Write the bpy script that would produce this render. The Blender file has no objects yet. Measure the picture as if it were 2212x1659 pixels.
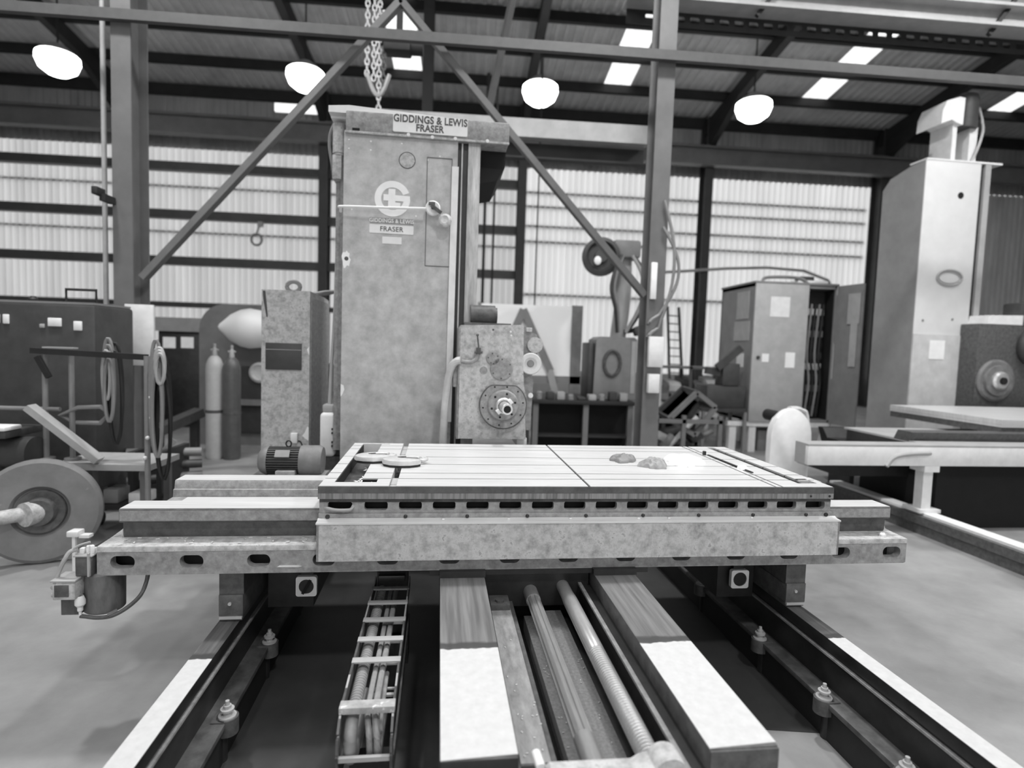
import bpy, bmesh, math, random
from math import sin, cos, pi, radians as rad
from mathutils import Vector, Matrix
random.seed(7)
S = bpy.context.scene
COL = S.collection
# ------------------------------------------------------------------ camera, world, lights, exposure
F_PX, CX, CY, ZC = 1253.3, 1106.0, 829.5, 1.70
PIT, ROL, YM, YB = rad(3.838), rad(-1.887), rad(-7.228), rad(-4.588)
RM = YB - YM                                   # the boring machine stands 2.64 degrees askew to the hall
def _axes():
    cp, sp = cos(PIT), sin(PIT)
    x = Vector((1, 0, 0)); z = Vector((0, cp, -sp)); y = Vector((0, -sp, -cp))
    c, s = cos(ROL), sin(ROL)
    return c*x + s*y, -s*x + c*y, z
AX = _axes()
RB = Matrix.Rotation(YB, 3, 'Z')
cam = bpy.data.cameras.new('camera'); co = bpy.data.objects.new('camera', cam); COL.objects.link(co)
cam.sensor_fit = 'HORIZONTAL'; cam.sensor_width = 36; cam.lens = F_PX*36/2212
r_, u_, b_ = RB @ AX[0], RB @ -AX[1], RB @ -AX[2]
co.matrix_world = Matrix(((r_.x, u_.x, b_.x, 0), (r_.y, u_.y, b_.y, 0), (r_.z, u_.z, b_.z, ZC), (0, 0, 0, 1)))
cam.clip_start = .05; cam.clip_end = 200
cam.dof.use_dof = True; cam.dof.focus_distance = 2.75
cam.dof.aperture_fstop = (cam.lens/1000)/.016      # a 16 mm wide aperture
S.camera = co
W = bpy.data.worlds.new('overcast'); S.world = W; W.use_nodes = True
W.node_tree.nodes['Background'].inputs[0].default_value = (.95, .95, .95, 1)
W.node_tree.nodes['Background'].inputs[1].default_value = 1.55
S.view_settings.view_transform = 'Standard'; S.view_settings.look = 'None'
S.view_settings.gamma = 1; S.view_settings.exposure = 0.16; S.view_settings.use_curve_mapping = False
SKY_XS = (-8.42, -2.3, 3.86, 10.02, 16.1)      # rooflight strips, one to a bay
ROOF_Z0, ROOF_S, RIDGE_Y = 9.35, .14, 5.5
def roof_z(y): return ROOF_Z0 + ROOF_S*(19 - y) if y >= RIDGE_Y else ROOF_Z0 + ROOF_S*(19 - RIDGE_Y) - ROOF_S*(RIDGE_Y - y)
for i, x in enumerate(SKY_XS[:4]):
    for y0 in (-2.5, 3.0):
        l = bpy.data.lights.new('rooflight', 'AREA'); l.shape = 'RECTANGLE'; l.size = .8; l.size_y = 4.0; l.energy = 95
        o = bpy.data.objects.new('rooflight', l); COL.objects.link(o); o.location = (x + .4, y0, roof_z(y0) - .45)
for x, y in ((-4.1, 4.6), (1.7, 4.6), (7.3, 4.6), (1.7, -3)):      # unseen disk lights added overhead as nearer high bay rows, no fixtures
    l = bpy.data.lights.new('unseen_bay_light', 'AREA'); l.shape = 'DISK'; l.size = .55; l.energy = 250
    o = bpy.data.objects.new('unseen_bay_light', l); COL.objects.link(o); o.location = (x, y, 8.1)
# ------------------------------------------------------------------ helpers
def rot(p, a): return Vector((p[0]*cos(a) - p[1]*sin(a), p[0]*sin(a) + p[1]*cos(a), p[2] if len(p) > 2 else 0))
def at(u, v, fr='B', x=None, y=None, z=None):
    d = (u - CX)/F_PX*AX[0] + (v - CY)/F_PX*AX[1] + AX[2]
    d = rot(d, YB if fr == 'B' else YM)
    t = y/d.y if y is not None else (x/d.x if x is not None else (z - ZC)/d.z)
    return Vector((d.x*t, d.y*t, d.z*t + ZC))
MATS = {}
def mat(name, v, rough=.6, metal=0, var=.12, scale=9, st=(1, 1, 1), spot=None, spot_v=.05, spot_s=40, spot_t=.68, bump=.0, emit=0, spec=.5, spot_st=(1,1,1), detail=4, spot_d=3):
    if name in MATS: return MATS[name]
    m = bpy.data.materials.new(name); m.use_nodes = True; nt = m.node_tree; N, L = nt.nodes, nt.links
    b = N['Principled BSDF']
    b.inputs['Roughness'].default_value = rough; b.inputs['Metallic'].default_value = metal
    b.inputs['Specular IOR Level'].default_value = spec
    tc = N.new('ShaderNodeTexCoord'); mp = N.new('ShaderNodeMapping'); L.new(tc.outputs['Object'], mp.inputs[0])
    mp.inputs['Scale'].default_value = st
    n = N.new('ShaderNodeTexNoise'); n.inputs['Scale'].default_value = scale; n.inputs['Detail'].default_value = detail; n.inputs['Roughness'].default_value = .65
    L.new(mp.outputs[0], n.inputs['Vector'])
    cr = N.new('ShaderNodeValToRGB'); lo, hi = v*(1 - var), min(1, v*(1 + var))
    cr.color_ramp.elements[0].position = .3; cr.color_ramp.elements[1].position = .7
    cr.color_ramp.elements[0].color = (lo, lo, lo, 1); cr.color_ramp.elements[1].color = (hi, hi, hi, 1)
    L.new(n.outputs['Fac'], cr.inputs[0]); out = cr.outputs[0]
    if spot:
        mp2 = N.new('ShaderNodeMapping'); L.new(tc.outputs['Object'], mp2.inputs[0]); mp2.inputs['Scale'].default_value = spot_st
        n2 = N.new('ShaderNodeTexNoise'); n2.inputs['Scale'].default_value = spot_s; n2.inputs['Detail'].default_value = spot_d; n2.inputs['Roughness'].default_value = .7
        L.new(mp2.outputs[0], n2.inputs['Vector'])
        c2 = N.new('ShaderNodeValToRGB'); c2.color_ramp.elements[0].position = spot_t; c2.color_ramp.elements[1].position = spot_t + .06
        c2.color_ramp.elements[0].color = (0, 0, 0, 1); c2.color_ramp.elements[1].color = (spot, spot, spot, 1)
        L.new(n2.outputs['Fac'], c2.inputs[0])
        mx = N.new('ShaderNodeMix'); mx.data_type = 'RGBA'; L.new(c2.outputs[0], mx.inputs[0]); L.new(out, mx.inputs[6])
        mx.inputs[7].default_value = (spot_v, spot_v, spot_v, 1); out = mx.outputs[2]
    L.new(out, b.inputs['Base Color'])
    if bump:
        bp = N.new('ShaderNodeBump'); bp.inputs['Strength'].default_value = bump; bp.inputs['Distance'].default_value = .01
        L.new(n.outputs['Fac'], bp.inputs['Height']); L.new(bp.outputs[0], b.inputs['Normal'])
    if emit:
        L.new(out, b.inputs['Emission Color']); b.inputs['Emission Strength'].default_value = emit
    MATS[name] = m; return m
def translucent(name, v, trans=.9, st=(1, 1, 1), scale=3, var=.06):
    m = bpy.data.materials.new(name); m.use_nodes = True; nt = m.node_tree; N, L = nt.nodes, nt.links
    N.remove(N['Principled BSDF'])
    tc = N.new('ShaderNodeTexCoord'); mp = N.new('ShaderNodeMapping'); L.new(tc.outputs['Object'], mp.inputs[0]); mp.inputs['Scale'].default_value = st
    n = N.new('ShaderNodeTexNoise'); n.inputs['Scale'].default_value = scale; L.new(mp.outputs[0], n.inputs['Vector'])
    cr = N.new('ShaderNodeValToRGB'); lo, hi = v*(1 - var), min(1, v*(1 + var))
    cr.color_ramp.elements[0].position = .3; cr.color_ramp.elements[1].position = .7
    cr.color_ramp.elements[0].color = (lo, lo, lo, 1); cr.color_ramp.elements[1].color = (hi, hi, hi, 1); L.new(n.outputs['Fac'], cr.inputs[0])
    t = N.new('ShaderNodeBsdfTranslucent'); d = N.new('ShaderNodeBsdfDiffuse'); mx = N.new('ShaderNodeMixShader')
    L.new(cr.outputs[0], t.inputs[0]); L.new(cr.outputs[0], d.inputs[0]); mx.inputs[0].default_value = trans
    L.new(d.outputs[0], mx.inputs[1]); L.new(t.outputs[0], mx.inputs[2]); L.new(mx.outputs[0], N['Material Output'].inputs[0])
    MATS[name] = m; return m
class MB:
    """collects shapes in frame coordinates"""
    def __init__(s): s.bm = bmesh.new()
    def box(s, x0, x1, y0, y1, z0, z1, bev=0, seg=2):
        r = bmesh.ops.create_cube(s.bm, size=1, matrix=Matrix.Translation(((x0+x1)/2, (y0+y1)/2, (z0+z1)/2)) @ Matrix.Diagonal((abs(x1-x0), abs(y1-y0), abs(z1-z0), 1)))
        if bev:
            es = list({e for v in r['verts'] for e in v.link_edges})
            bmesh.ops.bevel(s.bm, geom=es, offset=bev, segments=seg, affect='EDGES', profile=.5)
        return s
    def obox(s, c, half, ax=None, ang=0, bev=0):
        """box turned by ang about axis ax"""
        m = Matrix.Translation(c) @ (Matrix.Rotation(ang, 4, ax) if ax else Matrix.Identity(4)) @ Matrix.Diagonal((2*half[0], 2*half[1], 2*half[2], 1))
        r = bmesh.ops.create_cube(s.bm, size=1, matrix=m)
        if bev:
            bmesh.ops.bevel(s.bm, geom=list({e for v in r['verts'] for e in v.link_edges}), offset=bev, segments=2, affect='EDGES', profile=.5)
        return s
    def cyl(s, p0, p1, r0, r1=None, n=20):
        p0, p1 = Vector(p0), Vector(p1); d = p1 - p0; r1 = r0 if r1 is None else r1
        m = Matrix.Translation((p0+p1)/2) @ d.to_track_quat('Z', 'Y').to_matrix().to_4x4()
        bmesh.ops.create_cone(s.bm, cap_ends=True, segments=n, radius1=r0, radius2=max(r1, 1e-5), depth=d.length, matrix=m); return s
    def bar(s, p0, p1, w, h, up=(0, 0, 1)):
        p0, p1 = Vector(p0), Vector(p1); d = (p1 - p0); L = d.length; d.normalize()
        sx = d.cross(Vector(up)); sx.normalize(); sz = sx.cross(d)
        m = Matrix(((sx.x*w, d.x*L, sz.x*h, 0), (sx.y*w, d.y*L, sz.y*h, 0), (sx.z*w, d.z*L, sz.z*h, 0), (0, 0, 0, 1)))
        bmesh.ops.create_cube(s.bm, size=1, matrix=Matrix.Translation((p0+p1)/2) @ m); return s
    def lathe(s, c, axis, prof, n=24):
        """prof: list of (radius, distance along axis)"""
        q = Vector(axis).normalized().to_track_quat('Z', 'Y').to_matrix(); c = Vector(c); rings = []
        for r, t in prof:
            if r < 1e-6: rings.append([s.bm.verts.new(c + q @ Vector((0, 0, t)))])
            else: rings.append([s.bm.verts.new(c + q @ Vector((r*cos(2*pi*k/n), r*sin(2*pi*k/n), t))) for k in range(n)])
        for a, b in zip(rings, rings[1:]):
            for k in range(n):
                k2 = (k+1) % n
                if len(a) == 1 and len(b) == 1: continue
                if len(a) == 1: s.bm.faces.new((a[0], b[k2], b[k]))
                elif len(b) == 1: s.bm.faces.new((a[k], a[k2], b[0]))
                else: s.bm.faces.new((a[k], a[k2], b[k2], b[k]))
        return s
    def sphere(s, c, r, sc=(1, 1, 1), sub=3):
        bmesh.ops.create_icosphere(s.bm, subdivisions=sub, radius=r, matrix=Matrix.Translation(c) @ Matrix.Diagonal((*sc, 1))); return s
    def prism(s, pts, axis, a0, a1):
        """polygon swept along x, y or z"""
        f = {'x': lambda p, a: (a, p[0], p[1]), 'y': lambda p, a: (p[0], a, p[1]), 'z': lambda p, a: (p[0], p[1], a)}[axis]
        A = [s.bm.verts.new(f(p, a0)) for p in pts]; B = [s.bm.verts.new(f(p, a1)) for p in pts]; n = len(pts)
        s.bm.faces.new(A); s.bm.faces.new(B[::-1])
        for k in range(n): s.bm.faces.new((A[k], B[k], B[(k+1) % n], A[(k+1) % n]))
        return s
    def tube(s, pts, r, n=8, closed=False, sharp=False):
        P = [Vector(p) for p in pts]
        if not closed and not sharp and 3 <= len(P) <= 14:      # round the bends
            Q = [P[0]*2 - P[1]] + P + [P[-1]*2 - P[-2]]; P = []
            for a, b, c, d in zip(Q, Q[1:], Q[2:], Q[3:]):
                for k in range(5):
                    t = k/5; P.append(.5*(2*b + (c-a)*t + (2*a-5*b+4*c-d)*t*t + (3*b-a-3*c+d)*t**3))
            P.append(Q[-2])
        rings = []; up = Vector((.123, .234, 1)).normalized()
        for i, p in enumerate(P):
            a = P[i-1] if (i or closed) else P[i]; b = P[(i+1) % len(P)] if (i < len(P)-1 or closed) else P[i]
            d = (b - a).normalized(); x = d.cross(up)
            if x.length < 1e-3: x = d.cross(Vector((1, 0, 0)))
            x.normalize(); y = x.cross(d)
            rings.append([s.bm.verts.new(p + r*(cos(2*pi*k/n)*x + sin(2*pi*k/n)*y)) for k in range(n)])
        m = len(P)
        for i in range(m if closed else m-1):
            a, b = rings[i], rings[(i+1) % m]
            for k in range(n): s.bm.faces.new((a[k], a[(k+1) % n], b[(k+1) % n], b[k]))
        if not closed: s.bm.faces.new(rings[0]); s.bm.faces.new(rings[-1][::-1])
        return s
    def plate(s, outer, holes, axis, a0, a1):
        """flat plate with holes, thickness a0..a1 along axis"""
        f = {'x': lambda p: (a0, p[0], p[1]), 'y': lambda p: (p[0], a0, p[1]), 'z': lambda p: (p[0], p[1], a0)}[axis]
        es = []
        for loop in [outer] + holes:
            vs = [s.bm.verts.new(f(p)) for p in loop]
            es += [s.bm.edges.new((vs[k], vs[(k+1) % len(vs)])) for k in range(len(vs))]
        r = bmesh.ops.triangle_fill(s.bm, edges=es, use_beauty=True, use_dissolve=False)
        fs = [g for g in r['geom'] if isinstance(g, bmesh.types.BMFace)]
        e = bmesh.ops.extrude_face_region(s.bm, geom=fs)
        d = {'x': (a1-a0, 0, 0), 'y': (0, a1-a0, 0), 'z': (0, 0, a1-a0)}[axis]
        bmesh.ops.translate(s.bm, vec=d, verts=[v for v in e['geom'] if isinstance(v, bmesh.types.BMVert)]); return s
    def mesh(s, name, off, m, smooth=True):
        bmesh.ops.translate(s.bm, vec=-Vector(off), verts=s.bm.verts)
        bmesh.ops.recalc_face_normals(s.bm, faces=s.bm.faces)
        me = bpy.data.meshes.new(name); s.bm.to_mesh(me); s.bm.free()
        if m: me.materials.append(m)
        if smooth:
            me.polygons.foreach_set('use_smooth', [True]*len(me.polygons))
            me.set_sharp_from_angle(angle=rad(32))
        return me
def rrect(x0, x1, y0, y1, r, n=4):
    P = []
    for cx, cy, a in ((x1-r, y0+r, -pi/2), (x1-r, y1-r, 0), (x0+r, y1-r, pi/2), (x0+r, y0+r, pi)):
        P += [(cx + r*cos(a + k*pi/2/n), cy + r*sin(a + k*pi/2/n)) for k in range(n+1)]
    return P
def circ(cx, cy, r, n=20, a0=0): return [(cx + r*cos(a0 + 2*pi*k/n), cy + r*sin(a0 + 2*pi*k/n)) for k in range(n)]
def tag(o, label, cat, group=None):
    o['label'] = label; o['category'] = cat
    if group: o['group'] = group
    return o
def thing(name, label, cat, base, fr='B', rz=0, group=None):
    o = bpy.data.objects.new(name, None); COL.objects.link(o); o.empty_display_size = .1
    a = RM if fr == 'M' else 0
    o.location = rot(base, a); o.rotation_euler = (0, 0, a + rz); o['_b'] = list(base) if rz == 0 else [0, 0, 0]
    OFF[o.name] = Vector(base) if rz == 0 else Vector((0, 0, 0))
    del o['_b']
    return tag(o, label, cat, group)
OFF = {}
def part(p, name, mb, m, label=None, smooth=True, stuff=False):
    o = bpy.data.objects.new(name, mb.mesh(name, OFF[p.name], m, smooth)); COL.objects.link(o); o.parent = p; OFF[o.name] = OFF[p.name]
    if label: o['label'] = label
    if stuff: o['kind'] = 'stuff'
    return o
def solo(name, label, cat, mb, m, base, fr='B', group=None, smooth=True):
    o = bpy.data.objects.new(name, mb.mesh(name, base, m, smooth)); COL.objects.link(o); a = RM if fr == 'M' else 0
    o.location = rot(base, a); o.rotation_euler = (0, 0, a); OFF[o.name] = Vector(base)
    return tag(o, label, cat, group)
def struct(name, mb, m, smooth=False):
    o = bpy.data.objects.new(name, mb.mesh(name, (0, 0, 0), m, smooth)); COL.objects.link(o); o['kind'] = 'structure'; OFF[o.name] = Vector((0, 0, 0)); return o
def text_part(p, name, body, c, size, m, fr_axis='y', depth=.0015, sx=1.0, bold=0.0):
    """flat lettering facing the camera side (-y), centred on c (frame coords)"""
    cu = bpy.data.curves.new(name, 'FONT'); cu.body = body; cu.size = size; cu.align_x = 'CENTER'; cu.align_y = 'CENTER'; cu.extrude = depth; cu.offset = bold
    cu.space_character = 1.05
    t = bpy.data.objects.new('tmp', cu); COL.objects.link(t); dg = bpy.context.evaluated_depsgraph_get()
    me = bpy.data.meshes.new_from_object(t.evaluated_get(dg)); bpy.data.objects.remove(t); bpy.data.curves.remove(cu)
    M = Matrix.Translation(Vector(c) - OFF[p.name]) @ Matrix.Rotation(pi/2, 4, 'X') @ Matrix.Diagonal((sx, 1, 1, 1))
    me.transform(M); me.materials.clear(); me.materials.append(m); me.name = name
    o = bpy.data.objects.new(name, me); COL.objects.link(o); o.parent = p; OFF[o.name] = OFF[p.name]; return o
def ibeam_v(mb, x, y, z0, z1, w, d, tf=.016, tw=.011):
    mb.box(x-w/2, x+w/2, y-d/2, y-d/2+tf, z0, z1); mb.box(x-w/2, x+w/2, y+d/2-tf, y+d/2, z0, z1); mb.box(x-tw/2, x+tw/2, y-d/2+tf, y+d/2-tf, z0, z1); return mb
def ibeam_x(mb, x0, x1, y, z0, z1, w, tf=.016, tw=.012):
    mb.box(x0, x1, y-w/2, y+w/2, z0, z0+tf); mb.box(x0, x1, y-w/2, y+w/2, z1-tf, z1); mb.box(x0, x1, y-tw/2, y+tw/2, z0+tf, z1-tf); return mb
def copy_tree(o, loc=None, label=None):
    c = o.copy(); COL.objects.link(c); OFF[c.name] = OFF.get(o.name, Vector())
    if loc is not None: c.location = loc
    if label: c['label'] = label
    for ch in list(o.children):
        d = ch.copy(); COL.objects.link(d); d.parent = c; OFF[d.name] = OFF.get(ch.name, Vector())
        for g in list(ch.children):
            e = g.copy(); COL.objects.link(e); e.parent = d
    return c
# ------------------------------------------------------------------ materials
cast = mat('grey machine paint', .28, .55, var=.34, scale=30, spot=.55, spot_v=.13, spot_s=40, spot_t=.64, spot_d=7, bump=.3, detail=10)
cast_lt = mat('worn light machine paint', .46, .55, var=.42, scale=26, spot=.6, spot_v=.13, spot_s=26, spot_t=.595, spot_d=8, bump=.25, detail=10)
cast_dk = mat('dark machine paint', .085, .5, var=.4, scale=24, bump=.2, detail=8)
oil = mat('oily black iron', .02, .4, var=.4, scale=12)
hole = mat('black recess', .005, .8, var=.3)
steel = mat('ground steel', .69, .38, .25, var=.1, scale=5, st=(.6, 7, 1), spot=.5, spot_v=.3, spot_s=9, spot_t=.7, spot_st=(1, 6, 1))
steel_dk = mat('dull steel edge', .1, .45, .2, var=.3, scale=18, st=(1, 1, 1))
ruled = mat('scratched steel strip', .24, .45, .2, var=.45, scale=60, st=(1, 1, .04))
chrome = mat('bright screw steel', .62, .3, .7, var=.2, scale=20, st=(1, .2, 1))
chips = mat('bright swarf', .85, .35, .5, var=.2)
white = mat('white plastic', .88, .45, var=.06)
whitep = mat('white painted metal', .78, .5, var=.08)
greyp = mat('mid grey paint', .23, .5, var=.12, scale=5)
greylt = mat('pale grey paint', .4, .5, var=.12, scale=5)
dark = mat('charcoal paint', .05, .5, var=.25, scale=6)
black = mat('black rubber', .012, .6, var=.3)
hose_m = mat('pale hose', .27, .5, var=.15, scale=30)
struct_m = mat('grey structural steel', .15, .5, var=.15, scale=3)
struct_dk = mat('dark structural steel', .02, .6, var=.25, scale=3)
roofsheet = mat('dark roof sheet', .62, .55, var=.15, scale=1.5)
wallsheet = mat('grey wall sheet', .42, .6, var=.2, scale=1.2, st=(1, 1, .4))
glass_lt = translucent('translucent wall sheet', .76, .92, st=(1.2, 1, .12), scale=1.5, var=.07)
glass_lt2 = translucent('darker translucent sheet', .6, .92, st=(1.2, 1, .12), scale=1.5, var=.1)  # left wall sheets, a darker tone than the right ones
skyl = translucent('rooflight sheet', .95, .97)
plate_m = mat('pale enamel plate', .8, .45, var=.06)
ink = mat('dark lettering', .09, .6, var=.1)
white_ink = mat('white lettering', .88, .55, var=.05)
def two_zone(name, y_t, v_near, v_far, axis=1, dust=True):
    """a surface wiped clean beyond y_t (dusty this side), with a ridge of grime where the wiper stops"""
    m = mat(name, v_near, .75, var=.07, scale=30, spot=.6, spot_v=.35, spot_s=60, spot_t=.7); nt = m.node_tree; N, L = nt.nodes, nt.links
    b = N['Principled BSDF']; src = b.inputs['Base Color'].links[0].from_socket
    tc = N.new('ShaderNodeTexCoord'); sep = N.new('ShaderNodeSeparateXYZ'); L.new(tc.outputs['Object'], sep.inputs[0])
    nz = N.new('ShaderNodeTexNoise'); nz.inputs['Scale'].default_value = 22; L.new(tc.outputs['Object'], nz.inputs['Vector'])
    ad = N.new('ShaderNodeMath'); ad.operation = 'MULTIPLY_ADD'; ad.inputs[1].default_value = .03; L.new(nz.outputs['Fac'], ad.inputs[0]); L.new(sep.outputs[axis], ad.inputs[2])
    sb = N.new('ShaderNodeMath'); sb.operation = 'SUBTRACT'; L.new(ad.outputs[0], sb.inputs[0]); sb.inputs[1].default_value = y_t
    cr = N.new('ShaderNodeValToRGB'); ml = N.new('ShaderNodeMath'); ml.operation = 'MULTIPLY_ADD'; ml.inputs[1].default_value = 5; ml.inputs[2].default_value = .5
    L.new(sb.outputs[0], ml.inputs[0]); L.new(ml.outputs[0], cr.inputs[0]); e = cr.color_ramp.elements
    e[0].position = .49; e[0].color = (0, 0, 0, 1); e[1].position = .52; e[1].color = (1, 1, 1, 1)
    mp = N.new('ShaderNodeMapping'); L.new(tc.outputs['Object'], mp.inputs[0]); mp.inputs['Scale'].default_value = (14, .6, 1)
    n2 = N.new('ShaderNodeTexNoise'); n2.inputs['Scale'].default_value = 4; n2.inputs['Detail'].default_value = 5; L.new(mp.outputs[0], n2.inputs['Vector'])
    c2 = N.new('ShaderNodeValToRGB'); q = c2.color_ramp.elements; q[0].position = .3; q[1].position = .7
    q[0].color = (v_far*.6,)*3 + (1,); q[1].color = (v_far*1.25,)*3 + (1,); L.new(n2.outputs['Fac'], c2.inputs[0])
    mx = N.new('ShaderNodeMix'); mx.data_type = 'RGBA'; L.new(cr.outputs[0], mx.inputs[0]); L.new(src, mx.inputs[6]); L.new(c2.outputs[0], mx.inputs[7])
    c3 = N.new('ShaderNodeValToRGB'); L.new(ml.outputs[0], c3.inputs[0]); w = c3.color_ramp.elements
    w[0].position = .48; w[0].color = (0, 0, 0, 1); w[1].position = .5; w[1].color = (.85, .85, .85, 1)
    for p, v in ((.66, .9), (.74, 0)): k = w.new(p); k.color = (v, v, v, 1)
    m2 = N.new('ShaderNodeMix'); m2.data_type = 'RGBA'; L.new(c3.outputs[0], m2.inputs[0]); L.new(mx.outputs[2], m2.inputs[6]); m2.inputs[7].default_value = (.05, .05, .05, 1)
    L.new(m2.outputs[2], b.inputs['Base Color'])
    rr = N.new('ShaderNodeMath'); rr.operation = 'MULTIPLY_ADD'; rr.inputs[1].default_value = -.33; rr.inputs[2].default_value = .75; L.new(cr.outputs[0], rr.inputs[0]); L.new(rr.outputs[0], b.inputs['Roughness'])
    return m
# ------------------------------------------------------------------ the hall
fl = mat('workshop concrete', .27, .55, var=.34, scale=.9, spot=.45, spot_v=.16, spot_s=.8, spot_t=.55, bump=.05, detail=9)
m = MB(); m.box(-45, 50, -40, 60, -.2, 0); struct('floor', m, fl)
# floor slab joints, oil stain with the shade under the table painted into it
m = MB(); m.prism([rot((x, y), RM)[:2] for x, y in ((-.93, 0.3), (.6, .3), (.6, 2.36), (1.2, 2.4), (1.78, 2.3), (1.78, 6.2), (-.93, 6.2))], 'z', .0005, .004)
struct('trim_1', m, mat('oil stained shaded concrete', .05, .5, var=.4, scale=1.6, detail=7))
XW0, XW1, YW = -16.5, 22.5, 19.2
def corrug_x(mb, x0, x1, y, z0, z1, pitch=.2, d=.035):
    n = int(round((x1-x0)/pitch)); vs = []
    for i in range(n):
        a = x0 + i*pitch
        for fx, dy in ((0, 0), (.4, 0), (.5, d), (.9, d)): vs.append((a + fx*pitch, y + dy))
    vs.append((x1, y))
    A = [mb.bm.verts.new((x, yy, z0)) for x, yy in vs]; B = [mb.bm.verts.new((x, yy, z1)) for x, yy in vs]
    for k in range(len(vs)-1): mb.bm.faces.new((A[k], A[k+1], B[k+1], B[k]))
def corrug_roof(mb, x0, x1, y0, y1, pitch=.25, d=.05, dz=0):
    n = max(1, int(round((x1-x0)/pitch))); pitch = (x1-x0)/n; vs = []
    for i in range(n):
        a = x0 + i*pitch
        for fx, h in ((0, 0), (.35, 0), (.5, d), (.85, d)): vs.append((a + fx*pitch, h))
    vs.append((x1, 0)); ys = [y0] + ([RIDGE_Y] if y0 < RIDGE_Y < y1 else []) + [y1]
    rows = [[mb.bm.verts.new((x, y, roof_z(y) + h + dz)) for x, h in vs] for y in ys]
    for A, B in zip(rows, rows[1:]):
        for k in range(len(vs)-1): mb.bm.faces.new((A[k], A[k+1], B[k+1], B[k]))
wb = MB(); corrug_x(wb, XW0, XW1, YW, 7.45, 9.5); wb.box(XW0, XW1, YW-.02, YW+.1, 0, .9)
wall_back = struct('wall_back', wb, wallsheet)
m = MB(); corrug_x(m, XW0, 1.6, YW, .9, 7.45); struct('window_1', m, glass_lt2)
m = MB(); corrug_x(m, 1.6, 13.6, YW, .9, 7.45); struct('window_2', m, glass_lt)
m = MB(); corrug_x(m, 13.6, XW1, YW, .9, 7.45); struct('window_3', m, mat('opaque pale wall sheet', .62, .6, var=.2, scale=1.2, st=(1, 1, .3)))
m = MB(); m.box(XW0-.1, XW0, -8, YW, 0, 9.6); struct('wall_left', m, wallsheet)
m = MB(); m.box(XW1, XW1+.1, -8, YW, 0, 9.6); struct('wall_right', m, wallsheet)
m = MB(); m.box(XW0, -7, -8.1, -8, 0, 9.5); m.box(9, XW1, -8.1, -8, 0, 9.5); m.box(-7, 9, -8.1, -8, 6.2, 9.5); struct('wall_front', m, wallsheet)
# girts on the back wall (children of the wall)
for z, h in ((6.84, .27), (5.39, .27), (3.97, .27), (2.62, .16)):
    m = MB(); m.box(XW0+.1, 1.55, YW-.26, YW-.04, z-h/2, z+h/2); m.box(XW0+.1, 1.55, YW-.3, YW-.26, z-h/2, z-h/2+.06); part(wall_back, 'girt', m, mat('girt steel', .085, .55, var=.2, scale=2))
for z in (6.7, 6.25, 5.62, 5.12, 3.4):
    m = MB(); m.box(1.7, 13.5, YW+.045, YW+.11, z-.035, z+.035); part(wall_back, 'girt', m, struct_m)
for z in (6.3, 4.9): # thin lines seen through the left sheets
    m = MB(); m.box(XW0+.1, 1.5, YW+.045, YW+.08, z-.03, z+.03); part(wall_back, 'girt', m, struct_m)
# eaves and crane girder along the wall
m = MB(); ibeam_x(m, XW0+.1, XW1-.1, YW-.75, 7.62, 8.2, .3, .05, .03); m.box(XW0+.1, XW1-.1, YW-.8, YW-.7, 8.2, 8.26); struct('trim_2', m, struct_m)
m = MB(); m.box(XW0, XW1, YW-.22, YW-.03, 9.0, 9.3); struct('trim_3', m, struct_dk)
# roof
rm_ = MB(); xs = [XW0]
for x in SKY_XS: xs += [x, x + .8]
xs.append(XW1)
for i in range(0, len(xs), 2): corrug_roof(rm_, xs[i], xs[i+1], -8, 19.6)
PUR = [19.15, 17.58, 16.1, 14.75, 13.4, 12.0, 10.6, 9.2, 7.8, 6.5, 4.5, 3.0, 1.5, 0, -1.5, -3, -4.5, -6, -7.5]
for i, x in enumerate(SKY_XS):                   # opaque stretches of the rooflight strips
    for a, b in ((17.66, 19.6), (9.2, 14.6) if x < 20 else (9, 9.1), (-8, -5)): corrug_roof(rm_, x, x+.8, a, b)
roof = struct('ceiling', rm_, roofsheet)
k = 1
for x in SKY_XS:
    for a, b in ((16.14, 17.66), (14.6, 16.14), (-5, 9.2)):
        if x == SKY_XS[0] and a > 10:
            m = MB(); corrug_roof(m, x, x+.8, a, b); part(roof, 'roof_sheet', m, roofsheet); continue
        k += 1; m = MB(); corrug_roof(m, x, x+.8, a, b); struct('window_%d' % (k+2), m, skyl)
for y in PUR:
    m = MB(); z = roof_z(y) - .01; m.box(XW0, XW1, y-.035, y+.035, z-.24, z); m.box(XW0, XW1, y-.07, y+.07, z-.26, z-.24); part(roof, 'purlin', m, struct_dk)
POSTS = (-10.5, -4.53, 1.62, 7.66, 13.66, 19.7)
for i, x in enumerate(POSTS):
    m = MB(); zt = lambda y: roof_z(y) - .26
    for y0, y1 in ((RIDGE_Y, 18.95), (-8, RIDGE_Y)):
        m.prism([(y0, zt(y0)-.38), (y1, zt(y1)-.38), (y1, zt(y1)), (y0, zt(y0))], 'x', x-.1, x+.1)
    m.prism([(16.6, zt(16.6)-.37), (18.7, zt(18.7)-.37), (18.7, zt(18.7)-1.15), (18.3, zt(18.7)-.8)], 'x', x-.09, x+.09)
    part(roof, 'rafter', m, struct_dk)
WP = ['second', 'third', 'fourth', 'fifth']
wp_lab = {-10.5: 'dark steel wall post behind the left front column', -4.53: 'dark steel wall post just left of the tall machine column',
          1.62: 'dark steel wall post ending in pale wall behind the spindle head', 7.66: 'dark steel wall post between the ladder and the grey cabinet',
          13.66: 'dark steel wall post hard against the second machine column', 19.7: 'dark steel wall post at the far right end of the wall'}
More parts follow.
